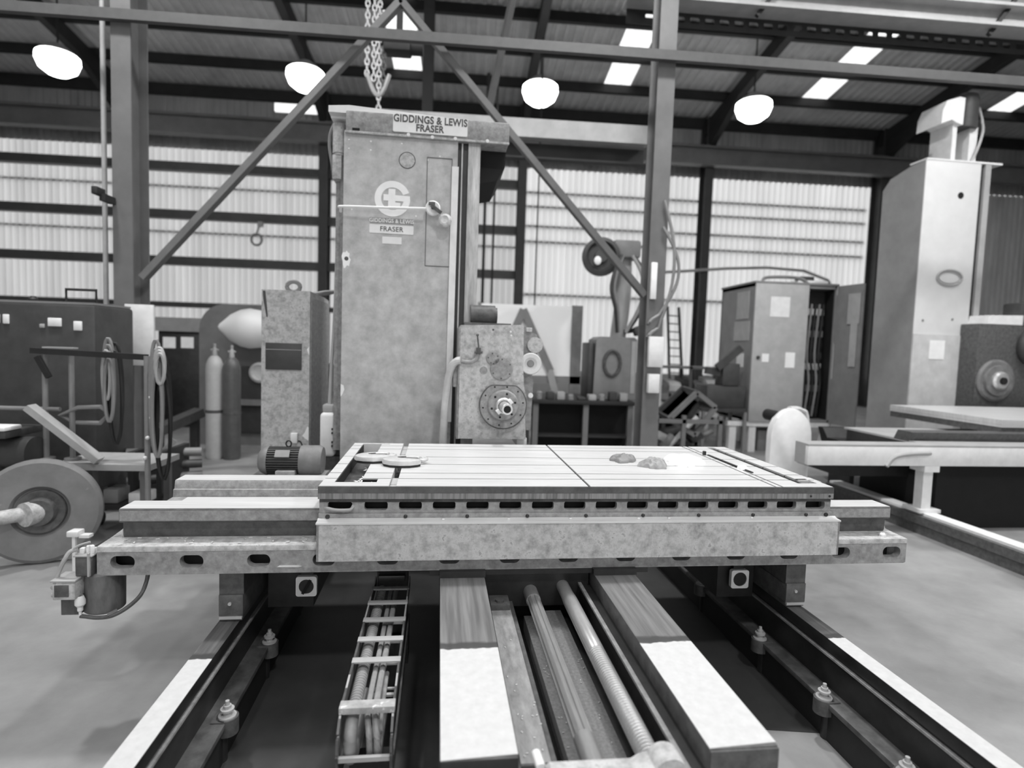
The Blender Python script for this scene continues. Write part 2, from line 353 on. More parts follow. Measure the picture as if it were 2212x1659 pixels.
for x in POSTS:
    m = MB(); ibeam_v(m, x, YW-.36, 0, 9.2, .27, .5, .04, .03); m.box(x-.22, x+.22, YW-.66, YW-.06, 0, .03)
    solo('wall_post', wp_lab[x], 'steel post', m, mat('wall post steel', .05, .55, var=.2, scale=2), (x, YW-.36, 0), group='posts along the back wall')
# front row of columns
def column(x, y, h, w, d, label, cat='steel column', m_=struct_m):
    t = thing('steel_column', label, cat, (x, y, 0))
    m = MB(); ibeam_v(m, x, y, .03, h, w, d, .02, .014); part(t, 'shaft', m, m_)
    m = MB(); m.box(x-w*.8, x+w*.8, y-d*.8, y+d*.8, 0, .03); part(t, 'base_plate', m, m_)
    return t
cl = column(-3.7, 6.78, 10.6, .2, .34, 'grey steel column at the left with a white notice board low on it')
m = MB(); m.box(-3.63, -3.34, 6.5, 6.53, 1.35, 2.0, .004); part(cl, 'notice_board', m, whitep, 'white notice board')
m = MB(); m.box(-3.82, -3.76, 6.42, 6.6, 3.05, 3.12); m.box(-3.86, -3.8, 6.35, 6.5, 3.1, 3.18, .01); part(cl, 'bracket', m, struct_dk)
cr_ = column(2.17, 6.78, 10.7, .2, .3, 'grey steel column at the right, hung with hoses and a white tube')
m = MB(); m.box(2.09, 2.16, 6.58, 6.62, 2.28, 2.7, .008); part(cr_, 'tube_light', m, white, 'white tube')
m = MB(); m.box(2.1, 2.23, 6.52, 6.6, 1.2, 1.42, .006); m.box(2.08, 2.25, 6.5, 6.56, 1.5, 1.85, .006); part(cr_, 'switch_box', m, whitep, 'pale switch boxes')
for kk, (dx, zt, zb) in enumerate(((.1, 3.4, 1.95), (.14, 3.1, 2.1))):
    pts = [(2.2 + dx*sin(pi*i/14)*1.4, 6.58 - .04*sin(pi*i/14), zt + (zb-zt)*i/14) for i in range(15)] + [(2.16 - .1*sin(pi*i/8), 6.56, zb - .12*sin(pi*i/8)) for i in range(1, 8)]
    m = MB(); m.tube(pts, .018); part(cr_, 'hose', m, greyp)
# horizontal tie along the columns and the inverted V brace
m = MB(); m.box(-8, 9.5, 6.53, 6.6, 4.925, 5.0); m.box(-8, 9.5, 6.53, 6.57, 5.0, 5.03)
solo('tie_rail', 'long grey horizontal tie rail crossing the front columns under the roof', 'tie rail', m, mat('tie steel', .085, .5), (0, 6.55, 4.96))
a0, a1, a2 = Vector((-3.55, 6.72, 2.3)), Vector((-.82, 6.72, 5.42)), Vector((2.06, 6.72, 2.33))
m = MB(); m.bar(a0, a1, .07, .11, up=(0, 1, 0)); solo('brace_bar', 'grey diagonal brace rising from the left column', 'brace', m, struct_m, a0)
m = MB(); m.bar(a1, a2, .07, .11, up=(0, 1, 0)); solo('brace_bar', 'dark diagonal brace falling towards the right column', 'brace', m, mat('brace dark', .11, .5), a2)
p0, p1 = at(1107, 0, y=9), at(1055, 240, y=9.6); m = MB(); m.bar(p0, p1, .09, .09); m.bar(p0, p0 + (p0-p1)*.6, .09, .09)
solo('brace_bar', 'thin dark bar slanting down above the spindle head', 'brace', m, struct_m, p1)
# pipe beside the left column
m = MB(); p = at(226, 400, y=6.9); m.cyl((p.x, 6.9, 0), (p.x, 6.9, 10.6), .026, n=12); solo('drain_pipe', 'thin pale vertical pipe left of the left column', 'pipe', m, greylt, (p.x, 6.9, 0))
m = MB(); p = at(1416, 560, y=7.0); q = at(1452, 0, y=7.0); m.tube([(p.x, 7.0, 1.2), (p.x+.005, 7.0, 3), (p.x + .02, 7.0, 5), (p.x+.02, 7.0, 10.4)], .014)
solo('hanging_cable', 'thin dark cable hanging straight down beside the right column', 'cable', m, struct_m, (p.x, 7.0, 1.2))
# mid column behind the machine and the pale runway beam
column(at(926, 120, y=11.8).x, 11.8, 10.1, .2, .25, 'dark steel column rising behind the top of the tall machine', m_=struct_dk)
p0, p1 = at(1080, 256, y=8.6), at(1385, 284, y=8.6)
m = MB(); ibeam_x(m, -1.5, p1.x+.1, 8.6, p0.z-.26, p0.z, .16, .03, .16)
solo('runway_beam', 'pale horizontal beam between the machine head and right column', 'beam', m, greylt, (0, 8.6, p0.z-.26))
m = MB(); m.box(-1.5, p1.x+.1, 8.75, 8.9, p0.z-.48, p0.z-.27); solo('runway_beam', 'dark beam tucked just under the pale runway beam', 'beam', m, struct_dk, (0, 8.8, p0.z-.48))
# overhead crane girder, upper right
g = thing('crane_girder', 'pale overhead crane girder across the upper right corner', 'crane', (6, 7.6, 5.6))
pa, pb = at(1420, 10, y=7.6), at(2212, 78, y=7.6); zb = pa.z
m = MB(); m.box(1.9, 16, 7.55, 7.62, zb+.02, zb+.24); m.box(1.9, 16, 7.4, 7.75, zb-.02, zb+.02); m.box(1.9, 16, 7.4, 7.75, zb+.24, zb+.28); part(g, 'web', m, greylt)
m = MB(); hs = [rrect(2.2 + .2*i, 2.33 + .2*i, zb-.14, zb-.06, .02, 2) for i in range(55)]; m.plate([(1.95, zb-.2), (15.9, zb-.2), (15.9, zb-.02), (1.95, zb-.02)], hs, 'y', 7.7, 7.72); part(g, 'slotted_rail', m, struct_dk)
m = MB(); m.box(1.9, 16, 8.0, 8.2, zb+.42, zb+.5); m.box(1.9, 16, 8.05, 8.12, zb+.5, zb+.75); part(g, 'rear_girder', m, greyp)
for xx in (3.6, 6.8, 10.4):
    m = MB(); m.bar((xx, 7.5, zb-.1), (xx + .35, 7.5, zb+.4), .05, .05); part(g, 'stay', m, struct_dk)
# high bay lamps
lamp_lab = ['high bay lamp glowing at the far left under the roof', 'high bay lamp glowing just left of the machine top', 'high bay lamp glowing above the spindle head', 'high bay lamp glowing beside the roof haunch at right']
glow = mat('lamp glow', 1, .5, var=0, emit=9)
for i, (u, v) in enumerate(((125, 125), (660, 160), (1167, 192), (1628, 228))):
    c = at(u, v, y=15.0); t = thing('high_bay_lamp', lamp_lab[i], 'lamp', c, group='high bay lamps')
    m = MB(); m.lathe(c, (0, 0, 1), [(.40, .08), (.3, .18), (.16, .28), (.12, .3), (0, .3)]); part(t, 'shade', m, greylt)
    m = MB(); m.lathe(c, (0, 0, 1), [(0, -.42), (.22, -.38), (.38, -.26), (.45, -.08), (.44, .04), (.3, .1), (0, .1)], 40); part(t, 'diffuser', m, glow)
    m = MB(); m.cyl(c + Vector((0, 0, .3)), (c.x, c.y, roof_z(15)+.02), .02, n=8); part(t, 'hanger', m, struct_dk)
m = MB(); p = at(640, 235, y=18.3); m.box(p.x-.62, p.x+.62, 18.24, 18.36, p.z-.12, p.z+.12, .02)
t = thing('batten_light', 'short bright strip light under the eaves left of the machine', 'lamp', (p.x, 18.3, p.z)); part(t, 'diffuser', m, mat('batten glow', .9, emit=1.1))
m = MB(); m.box(p.x-.3, p.x+.3, 18.3, 18.97, p.z+.12, p.z+.16); part(t, 'bracket', m, struct_dk)
c = at(553, 517, y=18.8); zg = 5.0
t = thing('hanging_ring', 'small dark ring hanging on the wall left of the tall machine column', 'ring', c)
m = MB(); m.tube([(c.x+.16*cos(2*pi*k/20), 18.85, c.z+.17*sin(2*pi*k/20)) for k in range(20)], .035, 6, True); part(t, 'ring', m, greyp)
m = MB(); m.bar((c.x, 18.85, c.z+.17), (c.x+.1, 18.88, c.z+.55), .06, .06); m.box(c.x+.04, c.x+.18, 18.8, 18.95, c.z+.4, c.z+.55); part(t, 'hook', m, greylt)
# chain hoist at the top centre
p = at(862, 105, y=8.2); t = thing('chain_hoist', 'dark chain hoist hanging in front of the bright rooflight, with loops of pale chain', 'hoist', p)
m = MB(); m.box(p.x-.2, p.x+.16, 8.1, 8.36, p.z-.06, p.z+.14, .03); m.cyl((p.x+.16, 8.23, p.z+.04), (p.x+.32, 8.23, p.z+.04), .1); part(t, 'motor_body', m, struct_dk)
m = MB(); m.box(p.x-.04, p.x+.04, 8.2, 8.26, p.z+.14, 10.85); part(t, 'hanger', m, struct_dk)
for dx, zl, zh, mm in ((-.42, -.35, 1.6, whitep), (-.33, -.4, 1.4, whitep), (-.2, -.55, .1, struct_m), (-.26, -.95, 1.0, whitep)):
    m = MB()
    n = int((zh-zl)/.075)
    for j in range(n):
        z = p.z + zl + j*.075; a = (j % 2)*pi/2
        m.tube([(p.x+dx + .028*cos(q)*cos(a), 8.2 + .028*cos(q)*sin(a), z + .05*sin(q)) for q in [2*pi*k/8 for k in range(8)]], .011, 5, True)
    part(t, 'chain', m, mm)
m = MB(); m.tube([(p.x-.42 + .3*i/10, 8.2, p.z-.35-.28*sin(pi*i/10)) for i in range(11)], .03, 6); part(t, 'chain_loop', m, greylt)
# ------------------------------------------------------------------ the boring machine (frame M)
# worktable with T slots
T0, T1, Y0, Y1, ZT = -.516, 1.955, 2.62, 3.73, 1.05
t = thing('work_table', 'wide pale slotted steel worktable with a row of dark slots along its front', 'machine table', (.72, 3.17, .90), 'M')
XI = [(-.516, -.46), (-.46, -.345), (-.345, -.212), (-.178, .709), (.721, 1.644), (1.656, 1.68), (1.692, 1.815), (1.815, 1.862), (1.862, 1.955)]
YR = [2.763, 2.882, 3.093, 3.296, 3.532, 3.639]
YI = [(2.62, 2.69)]; ya = 2.69
for r in YR: YI.append((ya, r-.006)); ya = r+.006
YI += [(ya, 3.69), (3.69, 3.705), (3.705, 3.73)]
m = MB()
for i, (xa, xb) in enumerate(XI):
    for j, (a, b) in enumerate(YI):
        inner = 0 < j < len(YI)-1
        if i in (1, 7) and inner: continue
        a2, b2 = a, b
        if i == 2 and inner:
            if j == 1: continue
            if j == 8: continue
        if i == 8 and j == 1: m.box(1.92, xb, a2, b2, .995, ZT); continue
        m.box(xa, xb, a2, b2, .995, ZT)
part(t, 'slotted_top', m, steel)
m = MB(); m.box(-.272, -.212, 2.69, 2.757, .995, ZT); m.box(-.295, -.212, 3.69, 3.705, .995, ZT); m.box(1.862, 1.92, 2.757, 2.79, .995, ZT)
part(t, 'gutter_end', m, steel, stuff=True)
m = MB(); m.box(T0+.004, T1-.004, Y0+.004, Y1-.004, .975, .9945); part(t, 'slot_floor', m, mat('gutter grime', .06, .5, var=.5, scale=20), 'dark bottoms of the slots and gutters')
m = MB()
for r in YR: m.box(T0+.003, -.461, r-.0058, r+.0058, .995, 1.044); m.box(-.344, -.2125, r-.0058, r+.0058, .995, 1.044); m.box(-.1775, 1.814, r-.0058, r+.0058, .995, 1.044); m.box(1.863, T1-.003, r-.0058, r+.0058, .995, 1.044)
for x in (.715, 1.65, 1.686): m.box(x-.0058, x+.0058, Y0+.003, Y1-.003, .995, 1.0435)
m.box(1.8155, 1.8615, 2.692, 3.688, .995, 1.041); m.box(-.4598, -.4545, 2.692, 3.688, .995, 1.046); m.box(1.8625, 1.919, 2.692, 2.755, .995, 1.03)  # black bars filling the slots and lining the gutters
part(t, 'slot_insert', m, hole, 'black inserts in the slots', stuff=True)
m = MB()
for xa, xb, in ((-.21, -.18),):
    for a, b in ((2.622, 2.70), (2.705, 2.83), (3.20, 3.30), (3.31, 3.42), (3.43, 3.58), (3.59, 3.70)): m.box(xa, xb, a, b, .995, 1.036)
part(t, 'slot_filler', m, greylt, 'pale strips lying in the wide cross slot')
m = MB(); m.box(T0-.002, T1+.002, 2.612, 2.6195, 1.018, 1.048); part(t, 'edge_band', m, steel_dk)
m = MB(); m.box(T0-.002, T1+.002, 2.612, 2.6195, .992, 1.0175); part(t, 'scale_strip', m, ruled, 'scratched pale strip under the table edge')
hs = [rrect(-.478, -.37, .938, .976, .014)] + [rrect(-.318+.1528*i, -.215+.1528*i, .937, .977, .013) for i in range(15)]
m = MB(); m.plate([(T0+.002, .925), (T1, .925), (T1, .991), (T0+.002, .991)], hs, 'y', 2.628, 2.655); part(t, 'slotted_apron', m, cast)
m = MB(); m.box(T0+.01, T1-.01, 2.70, Y1-.01, .915, .974); part(t, 'body', m, hole)
m = MB(); m.box(T0, T1+.004, 2.618, 2.66, .898, .9245, .003); m.box(T0, T1, 2.62, Y1, .892, .9); part(t, 'lower_flange', m, cast)
for xa, xb in ((T0+.001, T0+.012), (T1-.012, T1-.001)): m = MB(); m.box(xa, xb, 2.656, Y1-.01, .925, .991); part(t, 'end_cap', m, cast)
m = MB()
for i in range(-1, 9):
    for x in (.145 + .279*i,):
        if T0 < x < T1: m.lathe((x, 2.618, .911), (0, -1, 0), [(.0085, -.005), (.0085, .005), (.005, .008), (0, .008)], 10)
m.lathe((T0+.04, 2.618, .911), (0, -1, 0), [(.01, -.005), (.01, .006), (0, .006)], 10); m.lathe((T1-.03, 2.618, .911), (0, -1, 0), [(.01, -.005), (.01, .006), (0, .006)], 10)
m.lathe((T1-.02, 2.613, 1.005), (0, -1, 0), [(.006, -.005), (.006, .004), (0, .004)], 8); m.lathe((T1-.12, 2.613, 1.005), (0, -1, 0), [(.005, -.005), (.005, .004), (0, .004)], 8)
part(t, 'bolt', m, oil, stuff=True)
m = MB(); m.tube([(-.49, 2.63, .947), (-.475, 2.615, .95), (-.44, 2.61, .944), (-.40, 2.61, .943), (-.375, 2.62, .944), (-.366, 2.635, .96)], .007, 6); part(t, 'oil_pipe', m, greylt, 'bent pale pipe at the leftmost slot')
# sheet steel guard along the front
m = MB(); m.box(-.515, 1.972, 2.573, 2.583, .722, .89); m.box(1.962, 1.972, 2.573, 2.61, .722, .89); m.box(-.515, -.505, 2.573, 2.61, .722, .89); part(t, 'guard', m, cast_lt, 'long worn sheet guard hanging in front')
m = MB(); m.prism([(2.57, .888), (2.6, .892), (2.617, .9), (2.617, .904), (2.6, .897), (2.57, .895)], 'x', -.518, 1.975); part(t, 'guard_lip', m, steel, 'bright turned-over top lip of the guard')
m = MB()
for i, x in enumerate((.03, .33, .62, .95, 1.1, 1.52)): m.box(x, x+.012, 2.60, 2.612, .899, .905)
part(t, 'swarf', m, chips, stuff=True)
rs = random.Random(3); m = MB()
for (x, y, n) in ((-.40, 3.42, 14), (-.37, 3.46, 6), (-.36, 3.12, 6), (-.36, 2.83, 12), (-.335, 2.76, 14), (-.39, 2.74, 8)):
    for k in range(n):
        c = Vector((x + rs.gauss(0, .016), y + rs.gauss(0, .022), 1.0 + rs.random()*.025)); a = rs.random()*6.28
        m.tube([c + Vector((.009*cos(a+q*1.1), .009*sin(a+q*1.1), .003*q)) for q in range(5)], .0028, 4)
part(t, 'swarf', m, chips, 'curled bright swarf in the gutter', stuff=True)
# cross bed carrying the table
BX0, BX1 = -1.43, 2.385
t = thing('cross_bed', 'long grey cross bed with oblong front holes running under the slotted table', 'machine bed', (.48, 3.2, .657), 'M')
hs = [rrect(-1.377+.2794*i, -1.279+.2794*i, .687, .742, .026, 5) for i in range(14)]
m = MB(); m.plate([(BX0, .662), (BX0+.01, .657), (BX1-.01, .657), (BX1, .662), (BX1, .782), (BX0, .782)], hs, 'y', 2.62, 2.66); part(t, 'front_face', m, cast)
m = MB(); m.box(BX0+.01, BX1-.01, 2.71, 3.74, .658, .77); part(t, 'core', m, hole)
m = MB(); m.prism([(2.618, .779), (2.62, .783), (2.74, .787), (2.9, .80), (3.4, .80), (3.78, .79), (3.78, .657), (3.74, .657), (3.74, .76), (2.618, .76)], 'x', BX0, BX1)
m.box(BX0, BX0+.03, 2.66, 3.74, .657, .77); m.box(BX1-.03, BX1, 2.66, 3.74, .657, .77); part(t, 'top_deck', m, cast_lt)
m = MB(); m.prism([(2.694, .868), (2.694, .921), (2.699, .926), (2.826, .926), (2.84, .90), (2.86, .79), (2.735, .785), (2.728, .80), (2.728, .855), (2.706, .862)], 'x', -1.378, 2.345)
w1 = part(t, 'slideway', m, cast_dk, 'front slideway')
m = MB(); m.box(-1.376, 2.343, 2.6935, 2.697, .872, .919); part(w1, 'ground_band', m, cast)
m = MB(); m.box(-1.377, 2.344, 2.70, 2.825, .9255, .9275); part(w1, 'ground_top', m, steel)
m = MB(); m.prism([(2.95, .795), (2.95, .84), (3.21, .842), (3.213, .88), (3.228, .882), (3.236, .92), (3.24, .925), (3.36, .925), (3.365, .80)], 'x', -1.376, 2.34)
w2 = part(t, 'slideway', m, cast, 'rear slideway')
m = MB(); m.box(-1.375, 2.339, 3.241, 3.36, .9245, .9265); m.box(-1.3, 2.33, 2.955, 3.205, .8415, .843); part(w2, 'ground_top', m, steel)
m = MB(); m.prism([(-1.43, .786), (-1.376, .786), (-1.376, .84), (-1.39, .80)], 'y', 2.735, 3.36); part(t, 'end_fillet', m, cast_lt); m = MB(); m.prism([(2.385, .786), (2.343, .786), (2.343, .84), (2.357, .80)], 'y', 2.735, 3.36); part(t, 'end_fillet', m, cast_lt)
m = MB(); rs = random.Random(5)
for k in range(26):
    x = rs.uniform(-1.35, -.55); y = rs.uniform(2.63, 2.72); m.obox((x, y, .789), (.008, .003, .0015), 'Z', rs.random()*3)
m.lathe((2.28, 2.66, .783), (0, 0, 1), [(.018, 0), (.018, .012), (.011, .02), (0, .02)], 10)
part(t, 'swarf', m, chips, stuff=True)
m = MB(); m.prism([(x + .0, z) for x, z in ((-.69, .684), (-.6, .682), (-.585, .686), (-.6, .691), (-.68, .691))], 'y', 2.617, 2.6205); part(t, 'paint_scrape', m, chips, 'white scrape beside the third hole')
# legs that ride on the outer rails
for x0, x1 in ((-.963, -.857), (1.79, 1.897)):
    m = MB(); m.box(x0, x1, 2.70, 3.5, .52, .657); m.box(x0, x1, 2.69, 3.5, .43, .53, .004); m.box(x0+.005, x1-.005, 2.695, 3.48, .409, .431); lg = part(t, 'leg', m, cast_dk)
    m = MB(); m.box(x0+.004, x1-.004, 2.685, 2.70, .418, .43); m.cyl((x0+.05, 2.69, .49), (x0+.05, 2.682, .49), .008, n=8); part(lg, 'wiper', m, greylt, 'pale wiper strip and screw', stuff=True)
for x0, x1, xw in ((-.82, -.60, -.86), (1.55, 1.76, 1.76)):
    m = MB(); m.box(x0, x1, 2.95, 3.4, .35, .657); part(t, 'carriage_block', m, oil)
# square ends of the cross shafts
for x, z, r in ((-.626, .473, .042), (1.655, .468, .045)):
    m = MB(); y = 2.9; s_ = .05; m.plate(rrect(x-s_, x+s_, z-s_, z+s_, .012), [circ(x, z, r*.86)], 'y', y, y+.025)
    sq = part(t, 'socket_plate', m, plate_m, 'pale square plate around a dark round socket')
    m = MB(); m.cyl((x, y+.005, z), (x, y+.2, z), r*.86); m.box(x-.03, x+.03, y+.02, 3.0, z+.0, .66); part(sq, 'socket', m, oil)
    if x < 0:
        m = MB(); m.obox((x+.002, y+.0, z), (.007, .01, .038), 'Y', .5); part(sq, 'lever', m, hole)
# saddle below the bed, riding on the centre ways
m = MB(); m.box(-.02, 1.02, 2.62, 3.7, .632, .656); m.box(.24, .74, 2.66, 3.6, .46, .656); part(t, 'saddle', m, oil, 'dark saddle under the cross bed')
for xa, xb in ((.025, .235), (.745, .955)): m = MB(); m.box(xa, xb, 2.59, 2.625, .632, .66); part(t, 'way_wiper', m, oil)
# lubricator at the left end of the bed
lb = thing('lubricator', 'grimy oil pump with round tank and pale junction box at the cross bed left end', 'oil pump', (-1.45, 2.62, .484), 'M')
m = MB(); m.lathe((-1.437, 2.69, .484), (0, 0, 1), [(0, 0), (.072, 0), (.078, .006), (.08, .17), (.07, .18), (0, .182)], 28); part(lb, 'tank', m, mat('grimy paint', .13, .5, var=.5, scale=14, st=(1, 1, .35)))
m = MB(); m.box(-1.575, -1.5, 2.62, 2.72, .486, .58, .003); part(lb, 'pump_block', m, cast_dk)
m = MB(); m.box(-1.575, -1.487, 2.565, 2.66, .575, .655, .006); jb = part(lb, 'junction_box', m, cast_lt)
m = MB(); m.box(-1.565, -1.51, 2.562, 2.566, .59, .64, .001); part(jb, 'gauge_face', m, cast_dk)
m = MB(); m.box(-1.58, -1.483, 2.56, 2.665, .653, .661, .002); part(jb, 'lid', m, greylt)
m = MB(); m.lathe((-1.578, 2.6, .62), (-1, 0, 0), [(.014, 0), (.014, .012), (.008, .02), (0, .02)], 10); m.lathe((-1.577, 2.6, .585), (-1, 0, 0), [(.01, 0), (.01, .018), (0, .02)], 10); part(jb, 'knob', m, greylt)
m = MB(); m.box(-1.505, -1.44, 2.6, 2.68, .663, .748, .004); part(lb, 'terminal_box', m, cast_dk)
m = MB(); m.box(-1.51, -1.435, 2.595, 2.685, .747, .754, .002); m.box(-1.451, -1.444, 2.588, 2.6, .665, .765); part(lb, 'terminal_lid', m, greylt)
m = MB(); m.lathe((-1.487, 2.6, .56), (0, 0, -1), [(.013, -.02), (.02, 0), (.02, .018), (.011, .03), (.011, .045), (.006, .05), (.006, .068), (0, .07)], 14); part(lb, 'sight_glass', m, whitep, 'pale sight glass under the junction box')
m = MB(); m.tube([(-1.575, 2.6, .66), (-1.565, 2.6, .69), (-1.545, 2.6, .735), (-1.53, 2.61, .765), (-1.505, 2.62, .775)], .009, 8); m.tube([(-1.53, 2.61, .76), (-1.5, 2.615, .79), (-1.455, 2.62, .805)], .005, 6); part(lb, 'pipe', m, greylt)
m = MB(); m.tube([(-1.487, 2.6, .49), (-1.47, 2.6, .488), (-1.42, 2.6, .481), (-1.36, 2.6, .489), (-1.31, 2.62, .515), (-1.27, 2.64, .555), (-1.255, 2.66, .60), (-1.25, 2.68, .657)], .0085, 8); m.tube([(-1.38, 2.6, .49), (-1.35, 2.62, .5)], .013, 6); part(lb, 'drain_hose', m, cast_dk)
m = MB(); rs = random.Random(8)
for k in range(5): m.obox((-1.49+.018*k, 2.63+.01*(k%2), .765), (.008, .01, .012 + .005*(k%3)), 'Z', k*.4, .002)
part(lb, 'fitting', m, whitep, 'pale pipe fittings on top', stuff=True)
m = MB(); m.box(-1.52, -1.41, 2.66, 2.75, .656, .70); m.box(-1.45, -1.428, 2.64, 2.75, .5, .78); part(lb, 'mounting_bracket', m, oil)
m = MB(); m.box(-1.22, -1.08, 2.72, 2.86, .628, .656, .004); part(t, 'cover_plate', m, greylt, 'pale plate hanging under the left overhang')
m = MB(); m.prism([(-1.08, .656), (-1.04, .656), (-1.08, .628)], 'y', 2.72, 2.86); part(t, 'wedge', m, oil)
# ---- centre bed
way_mat = two_zone('centre way surface', .49, .56, .17)
cb = thing('centre_bed', 'long centre bed with two broad flat ways and two screws between them', 'machine bed', (.49, 1.5, 0), 'M')
ZW = .63
for x0, x1, yf, nm in ((.027, .232, 1.425, 'left'), (.75, .949, 1.415, 'right')):
    m = MB(); m.box(x0, x1, yf, 4.25, ZW-.09, ZW-.001, .004); w = part(cb, 'way', m, oil if nm == 'left' else cast_dk, nm + ' flat way')
    m = MB(); m.prism([(x0+.001, yf+.002), (x1-.001, yf+.012), (x1-.001, 4.25), (x0+.001, 4.25)], 'z', ZW-.002, ZW+.001); part(w, 'way_top', m, way_mat)
m = MB(); m.box(.05, .25, 1.5, 4.25, .02, ZW-.09); m.box(.25, .352, 1.56, 4.25, .3, .50); m.box(.352, .372, 1.56, 4.25, .3, .485)
part(cb, 'left_wall', m, cast_dk)
m = MB(); m.box(.26, .348, 1.562, 2.9, .5, .507); part(cb, 'shelf', m, mat('dusty iron', .24, .7, var=.3, scale=40, st=(1, .3, 1)))
m = MB(); m.box(.255, .345, 2.52, 2.62, .5, .535, .004); m.cyl((.30, 2.55, .535), (.30, 2.55, .545), .02, n=10); part(cb, 'stop_block', m, cast_dk)
m = MB(); m.box(.77, .935, 1.45, 4.25, .02, ZW-.09); m.box(.70, .77, 1.415, 4.25, .2, .56); part(cb, 'right_wall', m, oil)
m = MB(); m.box(.688, .704, 1.40, 3.0, .562, .572); part(cb, 'ledge', m, mat('ledge steel', .22, .5, var=.3, scale=30))
m = MB(); m.box(.25, .77, 1.42, 4.25, .02, .36); part(cb, 'trough', m, oil)
m = MB(); m.box(.425, .515, 1.42, 2.62, .39, .43); m.box(.425, .545, 1.42, 2.62, .36, .39); m.box(.515, .60, 1.42, 2.62, .40, .455, .003)
part(cb, 'cover_strip', m, mat('chip dusted iron', .2, .7, var=.25, scale=90, spot=.5, spot_v=.4, spot_s=120, spot_t=.7))
m = MB(); rs = random.Random(9)
for k in range(70):
    y = rs.uniform(1.44, 2.3); x = rs.choice((rs.uniform(.43, .5), rs.uniform(.55, .598), rs.uniform(.27, .35)))
    z = .4325 if x > .42 and x < .51 else (.4575 if x > .5 else .509); m.obox((x, y, z), (.0035, .0016, .0012), 'Z', rs.random()*3)
part(cb, 'swarf', m, chips, 'scattered bright chips', stuff=True)
# feed shaft (splined) and lead screw
def gear_prof(cx, cz, r, n, d):
    P = []
    for k in range(n):
        a = 2*pi*k/n
        for da, rr in ((0, r), (.42, r), (.5, r-d), (.92, r-d)): P.append((cx + rr*cos(a + da*2*pi/n), cz + rr*sin(a + da*2*pi/n)))
    return P
m = MB(); m.prism(gear_prof(.458, .53, .031, 6, .006), 'y', 1.62, 2.56); m.cyl((.458, 1.40, .53), (.458, 1.62, .53), .0315, n=28); m.cyl((.458, 2.56, .53), (.458, 2.7, .53), .034, n=24)
part(cb, 'feed_shaft', m, mat('dull shaft steel', .33, .38, .5, var=.25, scale=20, st=(1, .15, 1)), 'splined feed shaft')
m = MB(); P = []; rs_ = .033; n = 26
rings = []; pitch = .0135; y = 1.42
prof = [(0, .033), (.25, .033), (.4, .0285), (.85, .0285)]
while y < 2.05:
    for f, r in prof: rings.append((r, y + f*pitch - 1.40))
    y += pitch
m.lathe((.614, 1.40, .555), (0, 1, 0), [(0, 0)] + rings + [(.033, .66), (.033, 1.10), (.03, 1.16), (.03, 1.3), (0, 1.3)], n)
part(cb, 'lead_screw', m, chrome, 'threaded lead screw')
# end bearing bracket
m = MB(); P = [(.30, .50), (.30, .612), (.31, .62), (.53, .618), (.55, .63)] + [(.614 + .048*cos(a), .612 + .048*sin(a)) for a in [pi - .5 - i*(pi-.7)/10 for i in range(11)]] + [(.69, .575), (.70, .50)]
m.prism(P, 'y', 1.345, 1.415); part(cb, 'end_bracket', m, cast_lt, 'pale cast end bracket around the screw ends')
m = MB(); m.cyl((.29, 1.42, .60), (.285, 1.475, .601), .013, n=14); part(cb, 'pin', m, whitep, 'pale round pin beside the bracket')
m = MB(); m.box(.752, .947, 1.408, 1.4165, .50, .625); m.box(.80, .895, 1.402, 1.41, .56, .565); part(cb, 'end_plate', m, cast_dk)
# ---- outer rails
rail_mat = two_zone('rail top surface', .39, .54, .12)
def rail(name, label, xa, xb, yl, inner, bolts, yo):
    t = thing(name, label, 'rail', ((xa+xb)/2, yo, 0), 'M')
    s = 1 if inner > 0 else -1                # side on which the web and flange show
    xi = xb if s > 0 else xa; xo = xa if s > 0 else xb
    R = lambda a, b: (min(a, b), max(a, b))
    m = MB(); m.box(*R(xo, xi), yl, 6.4, .35, .4045, .004); part(t, 'head', m, oil)
    m = MB(); m.box(*R(xo, xi), yl+.002, 6.4, .4035, .4055); part(t, 'running_surface', m, rail_mat)
    m = MB(); m.box(*R(xo, xi + s*.004), yl, 6.4, .325, .335); part(t, 'ledge', m, cast)
    m = MB(); m.box(*R(xo + s*.01, xi - s*.012), yl, 6.4, .18, .35); part(t, 'web', m, oil)
    m = MB(); m.box(*R(xo - s*.05, xi + s*.075), yl, 6.4, .155, .18, .004); part(t, 'foot', m, mat('rail foot iron', .075, .5, var=.5, scale=12))
    m = MB(); m.box(*R(xo - s*.04, xi + s*.06), yl+.02, 6.38, 0, .154); part(t, 'shade_packer', m, black)  # black packer added below the foot to carry the shade there
    for y in bolts:
        m = MB(); c = (xi + s*.07, y, 0)
        m.cyl((c[0], y, .12), (c[0], y, .186), .042, n=20); m.box(*R(xi + s*.02, c[0]), y-.042, y+.042, .12, .186); lg = part(t, 'lug', m, cast_dk)
        m = MB(); m.lathe((c[0], y, .186), (0, 0, 1), [(.034, 0), (.034, .006), (.017, .008), (.016, .024), (.026, .025), (.026, .033), (.014, .034), (.015, .046), (.009, .047), (.008, .064), (0, .066)], 18); part(lg, 'jack_bolt', m, greylt, 'levelling bolt with washers and nuts')
        m = MB(); m.cyl((c[0]-s*.03, y, 0), (c[0]-s*.03, y, .125), .03, n=14); part(lg, 'foot_pad', m, oil)
    return t
rail('outer_rail', 'dusty-topped steel rail on levelling bolts at the left of the machine', -.963, -.874, 1.35, 1, (1.72, 2.34, 2.92, 3.6, 4.4, 5.4), 2)
rail('outer_rail', 'dusty-topped steel rail on levelling bolts at the right of the machine', 1.80, 1.885, 1.15, -1, (1.82, 2.28, 2.80, 3.5, 4.4, 5.4), 2)
